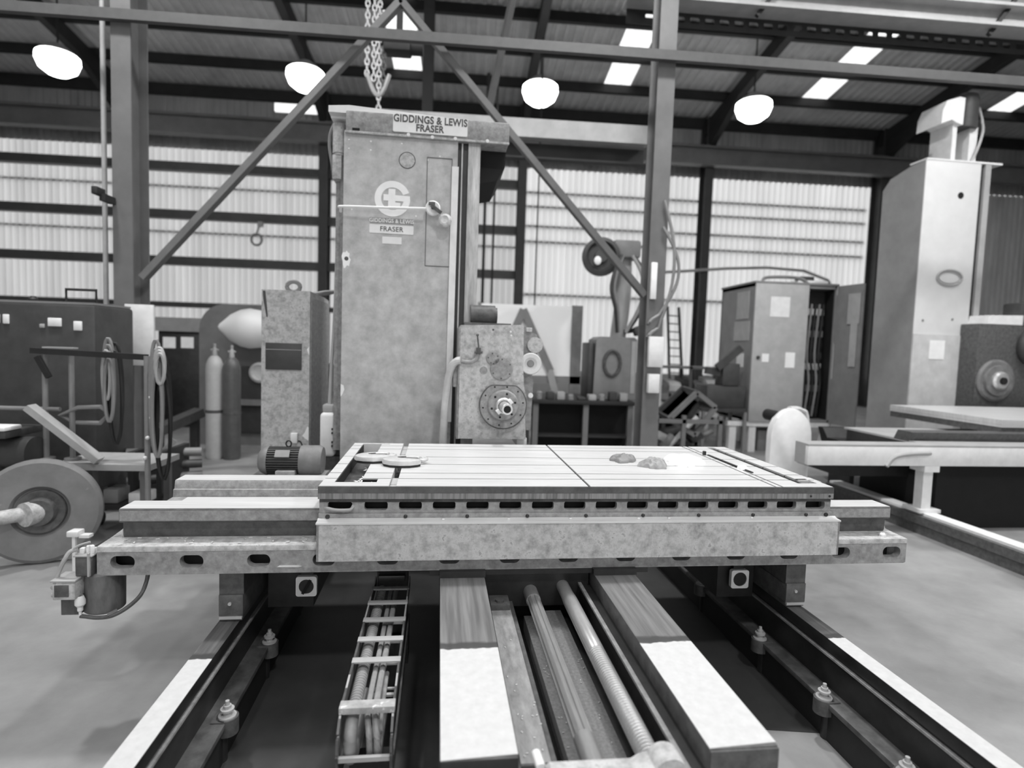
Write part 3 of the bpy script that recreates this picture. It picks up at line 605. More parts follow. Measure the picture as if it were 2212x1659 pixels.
# ---- cable chain
t = thing('cable_chain', 'dark ladder-like cable chain carrying hoses left of the centre bed', 'cable carrier', (-.2, 2.3, 0), 'M')
CX0, CX1, ZC_ = -.297, -.125, .45
sec = [(3.0, .45), (2.1, .45), (1.95, .447), (1.90, .435), (1.865, .405), (1.855, .36), (1.865, .31), (1.90, .27), (1.97, .252), (2.1, .25), (3.0, .25)]
for x in (CX0, CX1):
    m = MB()
    for (ya_, za), (yb_, zb_) in zip(sec, sec[1:]):
        d = Vector((0, yb_-ya_, zb_-za)); nrm = Vector((0, -d.z, d.y)).normalized()
        m.bar((x, ya_, za), (x, yb_, zb_), .008, .05, up=(0, nrm.y, nrm.z)) if d.length else None
    part(t, 'side_plate', m, cast_dk)
    m = MB()
    for (ya_, za), (yb_, zb_) in zip(sec[:5], sec[1:6]): m.bar((x, ya_, za+.026), (x, yb_, zb_+.02), .007, .004)
    part(t, 'side_edge', m, greylt)
ybar = [2.86, 2.70, 2.53, 2.36, 2.20]
for i, y in enumerate(ybar):
    m = MB(); m.box(CX0-.006, CX1+.006, y-.018, y+.018, .47, .478, .002); part(t, 'cross_bar', m, greylt if i else cast)
m = MB(); m.box(CX0-.006, CX1+.006, 1.90, 1.945, .455, .478, .002); part(t, 'cross_bar', m, mat('chipped bar', .4, .5, var=.3, scale=20, spot=.8, spot_v=.8, spot_s=25, spot_t=.6))
m = MB(); m.box(CX0-.004, CX1+.004, 1.842, 1.856, .33, .345); part(t, 'cross_bar', m, greylt)
for y in (2.45, 2.28, 2.07, 2.62):
    m = MB(); m.box(-.225, CX1-.006, y-.007, y+.007, .41, .418); m.box(-.225, CX1-.006, y+.035, y+.045, .41, .416); part(t, 'spacer', m, greylt)
m = MB(); prof = []; y = 0
while y < 1.15: prof += [(.0235, y), (.0235, y+.008), (.0205, y+.010), (.0205, y+.014)]; y += .016
m.lathe((-.262, 1.95, .428), (0, 1, 0), [(0, 0)] + prof + [(0, 1.16)], 14); m.tube([(-.262, 1.97, .428), (-.262, 1.93, .422), (-.262, 1.895, .40), (-.262, 1.882, .36), (-.262, 1.89, .32), (-.262, 1.92, .295), (-.262, 2.0, .285), (-.262, 2.3, .285)], .022, 12); part(t, 'corrugated_hose', m, hose_m)
for x, r in ((-.214, .0105), (-.188, .0125)):
    m = MB(); m.tube([(x+.012, 2.2, .28), (x+.012, 1.95, .285), (x+.015, 1.895, .31), (x+.015, 1.885, .36), (x+.01, 1.90, .40), (x, 1.96, .425), (x, 2.1, .436), (x+.002, 2.4, .436), (x, 2.7, .436), (x, 3.0, .436)], r, 8); part(t, 'hose', m, hose_m)
m = MB(); m.tube([(-.165, 1.90, .39), (-.168, 1.96, .41), (-.17, 2.1, .42), (-.17, 2.2, .42)], .009, 8); part(t, 'hose', m, cast)
m = MB(); m.box(CX0+.01, CX1-.01, 2.95, 3.1, .2, .52); m.box(CX0, CX1, 3.0, 3.1, 0, .25); m.box(CX0+.02, CX1-.02, 2.90, 2.96, .49, .52, .004); part(t, 'end_clamp', m, oil)
m = MB(); m.box(-.28, -.14, 1.95, 3.1, 0, .012); m.box(-.28, -.14, 2.0, 2.05, 0, .23); m.box(-.28, -.14, 2.8, 2.85, 0, .23); part(t, 'tray', m, oil)
# ---- column
C = thing('machine_column', 'tall light grey machine column with round emblem, top cap and spindle head', 'boring machine', (-.22, 4.75, 0), 'M')
m = MB(); m.box(-.70, .098, 4.315, 5.2, .3, 3.15, .012); m.box(.09, .262, 4.36, 5.2, .3, 3.15); part(C, 'body', m, cast_lt)
m = MB(); m.prism([(-.699, .5), (.03, .5), (.06, 1.1), (.097, 1.4), (.098, 3.155), (-.699, 3.155)], 'y', 4.295, 4.318); part(C, 'front_cover', m, mat('column cover paint', .47, .55, var=.26, scale=9, spot=.5, spot_v=.2, spot_s=40, spot_t=.66, spot_d=7, bump=.15, detail=12), 'large worn front cover sheet')
m = MB()
for x, z in ((-.665, 3.1), (-.515, 3.1), (-.665, 3.04), (-.515, 3.04), (-.30, 3.1), (-.64, 2.62), (-.19, 2.60), (-.03, 3.03), (-.115, 3.0), (-.01, 2.62), (.08, 1.95)):
    m.lathe((x, 4.296, z), (0, -1, 0), [(.006, 0), (.006, .004), (0, .005)], 8)
part(C, 'screw', m, plate_m, stuff=True)
m = MB(); m.plate([(-.12, 2.25), (.06, 2.25), (.06, 3.02), (-.12, 3.02)], [rrect(-.116, .056, 2.254, 3.016, .002, 1)], 'y', 4.29, 4.296); m.box(-.112, -.108, 1.1, 2.25, 4.2945, 4.2955) if 0 else None; part(C, 'seam', m, cast_dk)
m = MB(); m.lathe((-.26, 4.297, 2.987), (0, -1, 0), [(.06, 0), (.057, .004), (.05, .005), (0, .005)], 28); part(C, 'round_cover', m, cast_lt)
m = MB(); m.tube([(-.26 + .056*cos(2*pi*k/28), 4.293, 2.987 + .056*sin(2*pi*k/28)) for k in range(28)], .003, 5, True); part(C, 'cover_rim', m, cast_dk)
# side flange left, way strips right
m = MB(); m.box(-.785, -.735, 4.5, 5.1, .86, 2.9); m.box(-.745, -.70, 4.45, 5.1, 1.0, 3.1); part(C, 'left_flange', m, cast)
m = MB(); m.box(-.80, -.735, 4.42, 5.0, 2.86, 3.03, .004); part(C, 'left_bracket', m, cast_lt)
m = MB(); m.cyl((-.757, 4.45, 3.045), (-.757, 4.45, 3.25), .046, n=22); m.cyl((-.757, 4.45, 3.03), (-.757, 4.45, 3.06), .038, n=22); part(C, 'canister', m, cast_lt, 'pale canister beside the cap')
m = MB(); m.tube([(-.80, 4.5, 3.28), (-.83, 4.5, 3.2), (-.835, 4.5, 3.1), (-.81, 4.5, 2.95), (-.80, 4.5, 2.87)], .012, 8); part(C, 'hose', m, greyp)
m = MB(); m.box(.10, .172, 4.33, 4.37, .5, 3.14); part(C, 'way_recess', m, oil, 'dark recess between cover and way')
m = MB(); m.box(.125, .135, 4.31, 4.35, .5, 3.14); m.box(.172, .262, 4.30, 4.37, .5, 3.15, .005); part(C, 'way_strip', m, mat('rubbed way steel', .42, .45, .1, var=.35, scale=4, st=(8, 1, 1.2)), 'vertical slideway')
m = MB(); m.prism([(.052, 1.12), (.098, 1.12), (.106, 2.96), (.058, 2.96)], 'y', 4.268, 4.29); part(C, 'scale_bar', m, whitep, 'long white scale bar')
# cap
m = MB(); m.box(-.686, .463, 4.27, 5.3, 3.144, 3.296, .012); part(C, 'top_cap', m, cast)
m = MB(); m.box(-.81, -.61, 4.39, 5.3, 3.275, 3.335, .006); m.prism([(-.81, 3.33), (-.67, 3.343), (.0, 3.312), (.453, 3.299), (.453, 3.289), (-.81, 3.287)], 'y', 4.31, 5.3); part(C, 'cap_lid', m, plate_m, 'pale top lid')
m = MB(); m.box(-.691, .464, 4.266, 4.285, 3.142, 3.156); part(C, 'cap_hem', m, cast_lt)
m = MB()
for x, z in ((-.254, 3.157), (-.086, 3.152), (.076, 3.154), (.305, 3.154)): m.lathe((x, 4.268, z), (0, -1, 0), [(.013, 0), (.012, .006), (0, .007)], 12)
part(C, 'cap_screw', m, plate_m, stuff=True)
m = MB(); m.box(-.64, -.59, 4.266, 4.273, 3.157, 3.175); part(C, 'cap_slot', m, hole)
m = MB(); m.prism([(.275, 3.144), (.46, 3.144), (.455, 3.03), (.40, 2.93), (.27, 2.90)], 'y', 4.45, 5.1); part(C, 'counterweight_guard', m, hole, 'dark guard under the overhanging cap')
# name plate on the cap
m = MB(); m.prism(rrect(-.361, .161, 3.17, 3.292, .008), 'y', 4.258, 4.271); npl = part(C, 'name_plate', m, plate_m)
text_part(npl, 'lettering', 'GIDDINGS & LEWIS', (-.10, 4.257, 3.26), .07, ink, sx=.82, bold=.002)
text_part(npl, 'lettering', 'FRASER', (-.105, 4.257, 3.203), .066, ink, sx=.86, bold=.002)
# emblem: a ring letter G with a cross-like L inside
ex, ez, er = -.358, 2.712, .125
def ring_arc(r0, r1, a0, a1, n=40): return [(ex + r1*cos(a0+(a1-a0)*k/n), ez + r1*sin(a0+(a1-a0)*k/n)) for k in range(n+1)] + [(ex + r0*cos(a1-(a1-a0)*k/n), ez + r0*sin(a1-(a1-a0)*k/n)) for k in range(n+1)]
m = MB(); a_hi = rad(17); a_lo = rad(369) 
m.prism(ring_arc(.079, .125, a_hi+rad(5), rad(360)), 'y', 4.291, 4.296)
m.prism([(ex-.063, ez-.015), (ex+.125, ez-.015), (ex+.122, ez+.024), (ex-.063, ez+.029)], 'y', 4.2905, 4.296)
m.prism([(ex-.028, ez+.069), (ex+.02, ez+.068), (ex+.02, ez-.025), (ex+.056, ez-.026), (ex+.055, ez-.063), (ex-.03, ez-.06)], 'y', 4.2900, 4.2958)
em = part(C, 'emblem', m, white_ink, 'white round letter emblem')
m = MB(); m.box(-.515, -.205, 2.45, 2.53, 4.2948-.0, 4.2948) if 0 else m.box(-.513, -.207, 4.2935, 4.2955, 2.535, 2.575); ep = part(C, 'emblem_panel', m, cast, 'darker band behind the small lettering')
text_part(ep, 'lettering', 'GIDDINGS & LEWIS', (-.36, 4.2925, 2.555), .037, white_ink, sx=.94, bold=.0009)
m = MB(); m.prism(rrect(-.515, -.205, 2.466, 2.526, .006), 'y', 4.289, 4.296); fp = part(C, 'maker_plate', m, plate_m)
text_part(fp, 'lettering', 'FRASER', (-.36, 4.288, 2.496), .048, ink, sx=1.0, bold=.0003)
m = MB(); m.prism(rrect(-.424, -.288, 2.394, 2.444, .003), 'y', 4.291, 4.296); part(C, 'number_plate', m, plate_m, 'small pale plate with faded marks')
# clamp rod with knobs
m = MB(); m.tube([(-.715, 4.285, 2.60), (-.708, 4.25, 2.618), (-.69, 4.22, 2.622), (-.4, 4.205, 2.628), (-.12, 4.20, 2.637)], .0095, 8); part(C, 'rod', m, plate_m, 'thin pale rod across the emblem')
m = MB(); m.lathe((-.07, 4.225, 2.648), (0, -1, 0), [(.0, -.015), (.052, -.012), (.053, .006), (.045, .014), (0, .014)], 24); kn = part(C, 'rod_disc', m, whitep, 'white disc at the end of the rod')
m = MB(); m.bar((-.075, 4.20, 2.66), (-.015, 4.17, 2.61), .028, .024); m.box(-.10, -.055, 4.195, 4.211, 2.665, 2.685); m.cyl((-.07, 4.21, 2.648), (-.07, 4.30, 2.648), .012, n=10); part(kn, 'arm', m, cast_dk)
m = MB(); m.lathe((.018, 4.21, 2.565), (-.1, -1, .1), [(0, -.02), (.042, -.018), (.048, .0), (.043, .02), (.028, .027), (.02, .02), (0, .018)], 20); part(C, 'knob', m, mat('dirty white knob', .6, .5, var=.4, scale=30), 'dirty white knob on the scale bar')
# chipped paint spot
m = MB(); rs = random.Random(2); P = [(-.675 + (.028+.014*rs.random())*cos(a)*.8, 2.27 + (.045+.03*rs.random())*sin(a)) for a in [2*pi*k/18 for k in range(18)]]
m.prism(P, 'y', 4.2945, 4.2958); ch = part(C, 'chipped_patch', m, white_ink, 'white chipped patch with a dark hole')
m = MB(); m.cyl((-.672, 4.2975, 2.275), (-.672, 4.2935, 2.275), .019, .014, n=9); part(ch, 'bare_hole', m, cast_dk)
m = MB(); m.prism([(-.70, 1.38), (-.68, 1.37), (-.674, 1.34), (-.69, 1.30), (-.7, 1.29)], 'y', 4.2945, 4.2958); part(C, 'chipped_patch', m, white_ink)
# white reservoir at the column's left foot
m = MB(); m.box(-.89, -.775, 4.52, 4.68, .80, 1.14, .03, 3); rv = part(C, 'reservoir', m, whitep, 'white reservoir beside the column foot')
m = MB(); m.box(-.875, -.79, 4.55, 4.66, 1.14, 1.2, .012); m.tube([(-.83, 4.6, 1.2), (-.82, 4.6, 1.5), (-.80, 4.6, 1.9), (-.79, 4.6, 2.3)], .014, 8); part(rv, 'filler_pipe', m, greylt)
m = MB()
for z in (.88, .91, .98, 1.01): m.box(-.80, -.77, 4.51, 4.525, z, z+.014)
part(rv, 'louvre', m, struct_dk)
m = MB(); m.box(-.78, -.70, 4.6, 4.9, .3, .85); m.box(-.9, -.7, 4.55, 4.9, .6, .8); part(C, 'foot_block', m, cast_dk)
m = MB(); m.box(-.85, .5, 4.3, 5.35, 0, .31); part(C, 'plinth', m, oil)
# spindle head
m = MB(); m.prism([(.14, 1.05), (.61, 1.05), (.60, 1.2), (.60, 1.35), (.585, 1.42), (.575, 1.55), (.57, 1.84), (.14, 1.824)], 'y', 3.95, 4.6); hd = part(C, 'spindle_head', m, cast_lt)
m = MB(); m.box(.128, .15, 3.965, 4.5, 1.045, 1.81); m.box(.13, .14, 3.95, 4.2, 1.42, 1.81, .002); part(hd, 'gib_strip', m, cast)
m = MB(); m.prism([(.565, 1.845), (.60, 1.83), (.62, 1.80), (.68, 1.78), (.70, 1.70), (.68, 1.62), (.63, 1.60), (.665, 1.45), (.655, 1.10), (.60, 1.10), (.57, 1.5)], 'y', 4.05, 4.55); part(hd, 'side_housing', m, cast)
m = MB(); m.cyl((.665, 4.02, 1.705), (.665, 4.08, 1.705), .055, n=20); m.box(.60, .64, 4.02, 4.06, 1.795, 1.825, .004); part(hd, 'side_boss', m, cast_lt)
m = MB(); m.lathe((.63, 4.02, 1.575), (0, -1, 0), [(0, -.02), (.05, -.02), (.062, .0), (.074, .03), (.076, .045), (.07, .055), (.045, .052), (.03, .038), (0, .034)], 28); part(hd, 'dial', m, mat('ivory dial', .66, .4, var=.08), 'pale round dial')
m = MB(); m.lathe((.63, 3.982, 1.575), (0, -1, 0), [(.026, 0), (.02, .008), (0, .009)], 16); part(hd, 'dial_hub', m, greyp)
for cx_, cz_, r_c, flat in ((.365, 1.605, .047, 0), (.425, 1.535, .078, 0)):
    m = MB(); m.lathe((cx_, 3.952, cz_), (0, -1, 0), [(r_c, 0), (r_c, .012), (r_c-.004, .016), (0, .016)], 28); cvr = part(hd, 'round_cover', m, cast)
    m = MB()
    for k in range(5 if r_c < .06 else 6): a = .5 + k*2*pi/(5 if r_c < .06 else 6); m.lathe((cx_ + (r_c-.013)*cos(a), 3.937, cz_ + (r_c-.013)*sin(a)), (0, -1, 0), [(.006, 0), (.005, .004), (0, .004)], 8)
    part(cvr, 'screw', m, cast_dk, stuff=True)
m = MB(); m.lathe((.302, 3.952, 1.52), (0, -1, 0), [(.028, 0), (.026, .004), (0, .004)], 18); part(hd, 'round_cover', m, cast)
for x, z in ((.36, 1.80), (.48, 1.79), (.485, 1.765)):
    m = MB(); m.lathe((x, 3.951, z), (0, -1, 0), [(.008, 0), (.006, .004), (0, .004)], 10); part(hd, 'screw', m, cast_dk if x < .4 else plate_m)
# flange: octagon-topped disc, ring, nose
sx_, sz_ = .44, 1.288
P = [(sx_ + .163*cos(a), min(sz_ + .163*sin(a), sz_ + .138)) for a in [2*pi*k/48 for k in range(48)]]
m = MB(); m.prism(P, 'y', 3.915, 3.952); fl_ = part(hd, 'spindle_flange', m, cast)
m = MB(); m.tube([(sx_ + .161*cos(a), 3.915, min(sz_ + .161*sin(a), sz_ + .136)) for a in [2*pi*k/48 for k in range(48)]], .004, 5, True); part(fl_, 'flange_edge', m, cast_dk)
m = MB(); m.lathe((sx_, 3.915, sz_), (0, -1, 0), [(.108, 0), (.106, .016), (.098, .024), (.05, .024), (.05, .03), (0, .03)], 40); part(fl_, 'spindle_ring', m, cast)
m = MB()
for k in range(6): a = rad(15) + k*pi/3; m.cyl((sx_ + .082*cos(a), 3.9, sz_ + .082*sin(a)), (sx_ + .082*cos(a), 3.889, sz_ + .082*sin(a)), .008, n=8)
for k in range(10): a = rad(8) + k*pi/5; m.cyl((sx_ + .138*cos(a), 3.93, min(sz_ + .138*sin(a), sz_+.125)), (sx_ + .138*cos(a), 3.913, min(sz_ + .138*sin(a), sz_+.125)), .006, n=8)
part(fl_, 'bolt_hole', m, hole, stuff=True)
m = MB(); m.lathe((sx_, 3.89, sz_), (0, -1, 0), [(.056, -.005), (.056, .03), (.05, .036), (.05, .05), (.043, .05), (.043, .02), (.036, .02), (.034, .16), (.036, .18), (.036, .225), (.034, .228), (.024, .228), (.022, .12), (0, .12)], 32); part(fl_, 'spindle_nose', m, mat('bright spindle', .6, .32, .6, var=.15, scale=20))
m = MB(); m.cyl((sx_, 3.70, sz_), (sx_, 3.665, sz_), .023, n=24); part(fl_, 'spindle_bore', m, hole)
m = MB()
for a in (rad(40), rad(222)): m.obox((sx_ + .052*cos(a), 3.85, sz_ + .052*sin(a)), (.012, .03, .016), 'Y', -a, .003)
part(fl_, 'drive_key', m, plate_m)
# tap and pipe on the head
m = MB(); m.tube([(.145, 3.93, 1.585), (.16, 3.93, 1.578), (.21, 3.925, 1.576), (.24, 3.92, 1.59), (.257, 3.92, 1.615), (.262, 3.92, 1.66)], .0135, 10); tp = part(hd, 'coolant_pipe', m, cast, 'bent coolant pipe with tap')
m = MB(); m.cyl((.262, 3.92, 1.63), (.262, 3.92, 1.675), .016, n=10); m.cyl((.235, 3.92, 1.645), (.29, 3.92, 1.645), .009, n=8); m.bar((.262, 3.915, 1.675), (.25, 3.88, 1.755), .008, .008); m.sphere((.25, 3.88, 1.76), .01, sub=2); part(tp, 'tap', m, cast_dk)
m = MB(); m.tube([(.145, 3.93, 1.585), (.12, 3.94, 1.58), (.09, 3.96, 1.55), (.07, 3.98, 1.48), (.055, 4.0, 1.35), (.045, 4.0, 1.2), (.04, 4.02, .95), (.04, 4.05, .7)], .026, 10); part(hd, 'coolant_hose', m, mat('milky hose', .5, .4, var=.15), 'milky hose hanging down the column')
m = MB(); m.box(.10, .14, 3.99, 4.1, 1.40, 1.58, .003); part(hd, 'bracket', m, cast)
m = MB(); m.cyl((.22, 4.3, 1.91), (.40, 4.3, 1.91), .075, n=24); m.cyl((.40, 4.3, 1.91), (.415, 4.3, 1.91), .06, n=24); m.box(.17, .5, 4.1, 4.5, 1.82, 1.85); part(hd, 'motor', m, cast_dk, 'dark motor on top of the head')
m = MB(); m.prism([(.64, 1.03), (.72, 1.03), (.72, 1.1), (.64, 1.1)], 'y', 4.05, 4.5) if 0 else m.box(.555, .625, 4.0, 4.4, .99, 1.05, .004); m.lathe((.645, 4.04, 1.35), (0, -1, 0), [(.018, 0), (.018, .02), (0, .022)], 12); part(hd, 'oil_cup', m, plate_m)
# ---- motor on the bed's rear bracket
t = thing('electric_motor', 'dark finned electric motor lying behind the left end of the cross bed', 'motor', (-.94, 3.9, .79), 'M')
m = MB(); m.box(-1.2, -.66, 3.78, 4.12, .76, .79); bx = m; m.box(-1.2, -.66, 3.77, 3.8, .66, .79)
br = OFF; cbd = bpy.data.objects['cross_bed']; part(cbd, 'motor_shelf', m, cast_dk)
zc = .895
m = MB(); prof = gear_prof(3.92, zc, .092, 34, .016); m.prism(prof, 'x', -1.09, -.88); m.cyl((-1.10, 3.92, zc), (-.87, 3.92, zc), .078, n=24); part(t, 'finned_barrel', m, dark)
m = MB(); m.lathe((-.885, 3.92, zc), (1, 0, 0), [(0, 0), (.099, 0), (.102, .01), (.102, .12), (.09, .14), (0, .145)], 30); part(t, 'fan_cover', m, mat('motor grey', .17, .55, var=.2, scale=14))
m = MB(); m.lathe((-1.085, 3.92, zc), (-1, 0, 0), [(0, 0), (.094, 0), (.092, .02), (.075, .05), (.06, .06), (0, .062)], 30); part(t, 'end_bell', m, mat('motor grey', .17))
m = MB(); m.box(-1.08, -.72, 3.85, 3.99, .79, .815); m.box(-1.02, -.90, 3.80, 3.87, .79, .85, .006); part(t, 'foot', m, cast)
m = MB(); m.obox((-.985, 3.838, .955), (.045, .004, .025), 'X', -.7); part(t, 'rating_plate', m, greyp)
m = MB(); m.tube([(-.965 + .017*cos(q), 3.92, zc+.112 + .02*sin(q)) for q in [2*pi*k/14 for k in range(14)]], .005, 6, True); m.cyl((-.965, 3.92, zc+.07), (-.965, 3.92, zc+.095), .01, n=10); part(t, 'lifting_eye', m, black)
# ---- control cabinet
t = thing('control_cabinet', 'narrow worn grey control cabinet with a dark panel, left of the tall column', 'cabinet', (-1.235, 5.3, 0), 'M')
m = MB(); m.box(-1.424, -1.048, 4.9, 5.7, .06, 2.05); m.prism([(4.9, 2.05), (5.7, 2.05), (5.7, 2.06), (5.45, 2.075), (4.9, 2.08)], 'x', -1.424, -1.048); part(t, 'body', m, cast_lt)
m = MB(); m.box(-1.40, -1.07, 4.92, 5.66, 0, .06); part(t, 'plinth', m, oil)
m = MB(); m.box(-1.056, -1.04, 4.93, 5.68, .1, 2.03, .003); part(t, 'side_panel', m, cast, 'darker side panel')
m = MB(); m.box(-1.388, -1.11, 4.885, 4.903, 1.44, 1.655, .002); pn = part(t, 'panel', m, dark, 'dark rectangular panel')
m = MB(); m.box(-1.388, -1.11, 4.882, 4.887, 1.60, 1.604); part(pn, 'bright_line', m, greylt)
m = MB(); m.box(-1.184, -1.132, 4.86, 4.902, .845, .925, .003); sw = part(t, 'switch', m, plate_m, 'small pale switch')
m = MB(); m.tube([(-1.13, 4.89, .86), (-1.11, 4.89, .85), (-1.09, 4.893, .80), (-1.07, 4.893, .77)], .005, 5); part(sw, 'wire', m, black)
m = MB(); m.prism([(-1.07, 1.61), (-1.05, 1.635), (-1.05, 1.56)], 'y', 4.898, 4.8995); m.prism([(-1.10, .90), (-1.08, .93), (-1.06, .98), (-1.05, .97), (-1.05, .86), (-1.08, .88)], 'y', 4.898, 4.8995); part(t, 'chipped_patch', m, white_ink)
m = MB(); m.prism([(-1.415, 2.07), (-1.395, 2.07), (-1.38, 1.93), (-1.375, 1.86), (-1.385, 1.86), (-1.41, 2.0)], 'y', 4.898, 4.8995); part(t, 'scuff', m, dark)
m = MB()
for k in range(4): m.tube([(-1.25 + (.06-.004*k)*cos(q), 5.2, 2.135 + (.05-.004*k)*sin(q)) for q in [2*pi*j/16 for j in range(16)]], .012, 6, True)
solo('hose_coil', 'small dark hose coil lying on top of the narrow grey cabinet', 'hose', m, greyp, (-1.25, 5.2, 2.075), 'M')
m = MB(); m.tube([(-1.2, 5.3, 2.085), (-1.1, 5.3, 2.09), (-1.0, 5.3, 2.11), (-.9, 5.3, 2.12), (-.80, 5.2, 2.13)], .016, 6); m.tube([(-1.2, 5.4, 2.085), (-1.0, 5.4, 2.10), (-.86, 5.4, 2.16), (-.80, 5.2, 2.18)], .01, 6)
part(t, 'cable', m, greyp)
# ---- things lying on the table
def hook(label, x, y, sc, ang):
    t = thing('lifting_hook', label, 'lifting hook', (x, y, ZT), 'M', ang, 'lifting hooks on the table')
    P = [(-.02, .075), (-.055, .06), (-.085, .03), (-.095, 0), (-.085, -.035), (-.05, -.065), (0, -.078), (.05, -.07), (.085, -.048), (.10, -.025), (.095, -.012), (.07, -.004), (.03, -.004), (-.01, -.002), (-.03, .01), (-.034, .03), (-.022, .046), (.02, .05), (.085, .052), (.10, .06), (.095, .078), (.04, .085)]
    P = [(a*sc, b*sc) for a, b in P]
    m = MB(); m.prism([(a*.97, b*.97) for a, b in P], 'z', 0, .014*sc); part(t, 'hook_shadow', m, black)  # black base layer stands in for the shadow under the hook
    m = MB(); m.prism(P, 'z', .012*sc, .036*sc)
    es = [e for e in m.bm.edges if all(abs(v.co.z - .036*sc) < 1e-6 for v in e.verts)]; bmesh.ops.bevel(m.bm, geom=es, offset=.011*sc, segments=2, affect='EDGES', profile=.5)
    part(t, 'hook_face', m, mat('forged steel', .58, .4, .2, var=.12, scale=20))
    m = MB(); m.tube([((.10 + .024*cos(q))*sc, (.045 + .024*sin(q))*sc, .022*sc) for q in [-1.9 + 5*k/12 for k in range(13)]], .009*sc, 8); part(t, 'eye', m, mat('forged steel', .58))
    m = MB(); m.box(.0*sc, .085*sc, .0*sc, .046*sc, .0005, .012); part(t, 'latch', m, black)
    return t
hook('forged lifting hook lying flat, the left one of the pair on the table', -.345, 3.17, 1.0, .15)
hook('forged lifting hook lying flat, the right one of the pair on the table', -.185, 3.07, 1.05, -.03)
def rag(label, name, x, y, rx, ry, h, m_, seed):
    m = MB(); bmesh.ops.create_icosphere(m.bm, subdivisions=4, radius=1); rs = random.Random(seed); ph = [rs.random()*6 for _ in range(8)]
    for v in m.bm.verts:
        a = math.atan2(v.co.y, v.co.x); k = 1 + .16*sin(3*a+ph[0]) + .1*sin(5*a+ph[1]) + .05*sin(11*a+ph[2])
        f = 1 + .2*sin(v.co.x*5+ph[3])*sin(v.co.y*6+ph[4]) + .12*sin(v.co.x*13+ph[5]+v.co.y*9)
        v.co = Vector((v.co.x*rx*k, v.co.y*ry*k, max(0, v.co.z)*h*f))
    bmesh.ops.translate(m.bm, vec=(x, y, ZT), verts=m.bm.verts)
    solo(name, label, 'rag', m, m_, (x, y, ZT), 'M', 'rags on the table')
rag('dark crumpled rag lying furthest left of the rags on the table', 'rag', 1.07, 3.22, .075, .06, .04, greyp, 1)
rag('grey crumpled rag in the middle of the table near the white rag', 'rag', 1.20, 3.06, .075, .055, .05, mat('grey rag', .36, .9, var=.3, scale=20), 2)
rag('white crumpled rag near the right cross slot of the table', 'rag', 1.42, 3.17, .105, .10, .045, mat('white rag', .9, .9, var=.12, scale=30), 3)
rag('small white scrap of rag right of the right cross slot', 'rag', 1.70, 3.02, .028, .032, .02, mat('white rag', .85), 4)
m = MB(); m.bar((1.6885, 3.42, 1.052), (1.70, 2.92, 1.052), .012, .008); m.box(1.66, 1.675, 3.42, 3.44, 1.05, 1.075)
solo('slot_key', 'thin dark bar lying beside the right cross slot', 'bar', m, oil, (1.69, 3.2, 1.048), 'M')
# ------------------------------------------------------------------ second machine, right
t = thing('machine_column', 'tall pale machine column with an oval badge at the far right', 'boring machine', (4.6, 8.3, 0), 'M')
yf = 7.6; A = at(1982, 600, 'M', y=yf); B2 = at(2100, 600, 'M', y=yf); zt = at(2050, 348, 'M', y=yf).z
xa, xb = A.x, B2.x; xw = .26
m = MB(); m.box(xa, xb, yf, yf+.02, .3, zt, .004); part(t, 'front_face', m, mat('pale machine front', .66, .5, var=.06, scale=3))
m = MB(); m.box(xa-.004, xb+.004, yf-.012, yf+.014, .3, at(2000, 722, 'M', y=yf).z); part(t, 'lower_cover', m, mat('pale worn cover', .56, .5, var=.12, scale=6))
m = MB(); m.prism([(yf+.01, .3), (yf+.8, .3), (yf+.8, zt-.24), (yf+.66, zt-.1), (yf+.3, zt-.02), (yf+.01, zt)], 'x', xa+.004, xb); part(t, 'side_panel', m, mat('grey machine side', .33, .5, var=.1, scale=4))
m = MB(); m.box(xb, xb+.07, yf+.04, yf+.3, .3, zt-.02); part(t, 'way_recess', m, struct_dk)
m = MB(); m.box(xb+.07, xb+.16, yf, yf+.3, .8, zt); part(t, 'way_strip', m, greylt)
m = MB(); c = at(2050, 600, 'M', y=yf); m.tube([(c.x + .2*cos(q), yf-.012, c.z + .11*sin(q)) for q in [2*pi*k/40 for k in range(40)]], .014, 6, True)
m.tube([(c.x + .165*cos(q), yf-.008, c.z + .08*sin(q)) for q in [2*pi*k/40 for k in range(40)]], .005, 5, True); part(t, 'oval_badge', m, greylt, 'raised oval badge')
m = MB(); c = at(2086, 423, 'M', y=yf); m.cyl((c.x-.08, yf+.004, c.z), (c.x-.08, yf-.006, c.z), .045, n=18); part(t, 'dark_hole', m, hole)
m = MB(); c = at(2022, 755, 'M', y=yf); m.box(c.x-.12, c.x+.12, yf-.018, yf-.011, c.z-.14, c.z+.13); part(t, 'notice', m, white, 'white paper notice')
m = MB()
for u, v in ((1993, 692), (2057, 690)): c = at(u, v, 'M', y=yf); m.cyl((c.x, yf+.002, c.z), (c.x, yf-.006, c.z), .018, n=10)
part(t, 'screw', m, greyp, stuff=True)
m = MB(); m.box(xa+.002, xb+.33, yf-.005, yf+.3, zt, zt+.025); part(t, 'top_plate', m, whitep)
m = MB(); m.box(xa-.2, xb+.8, yf-.05, yf+.85, 0, .31); part(t, 'plinth', m, oil)
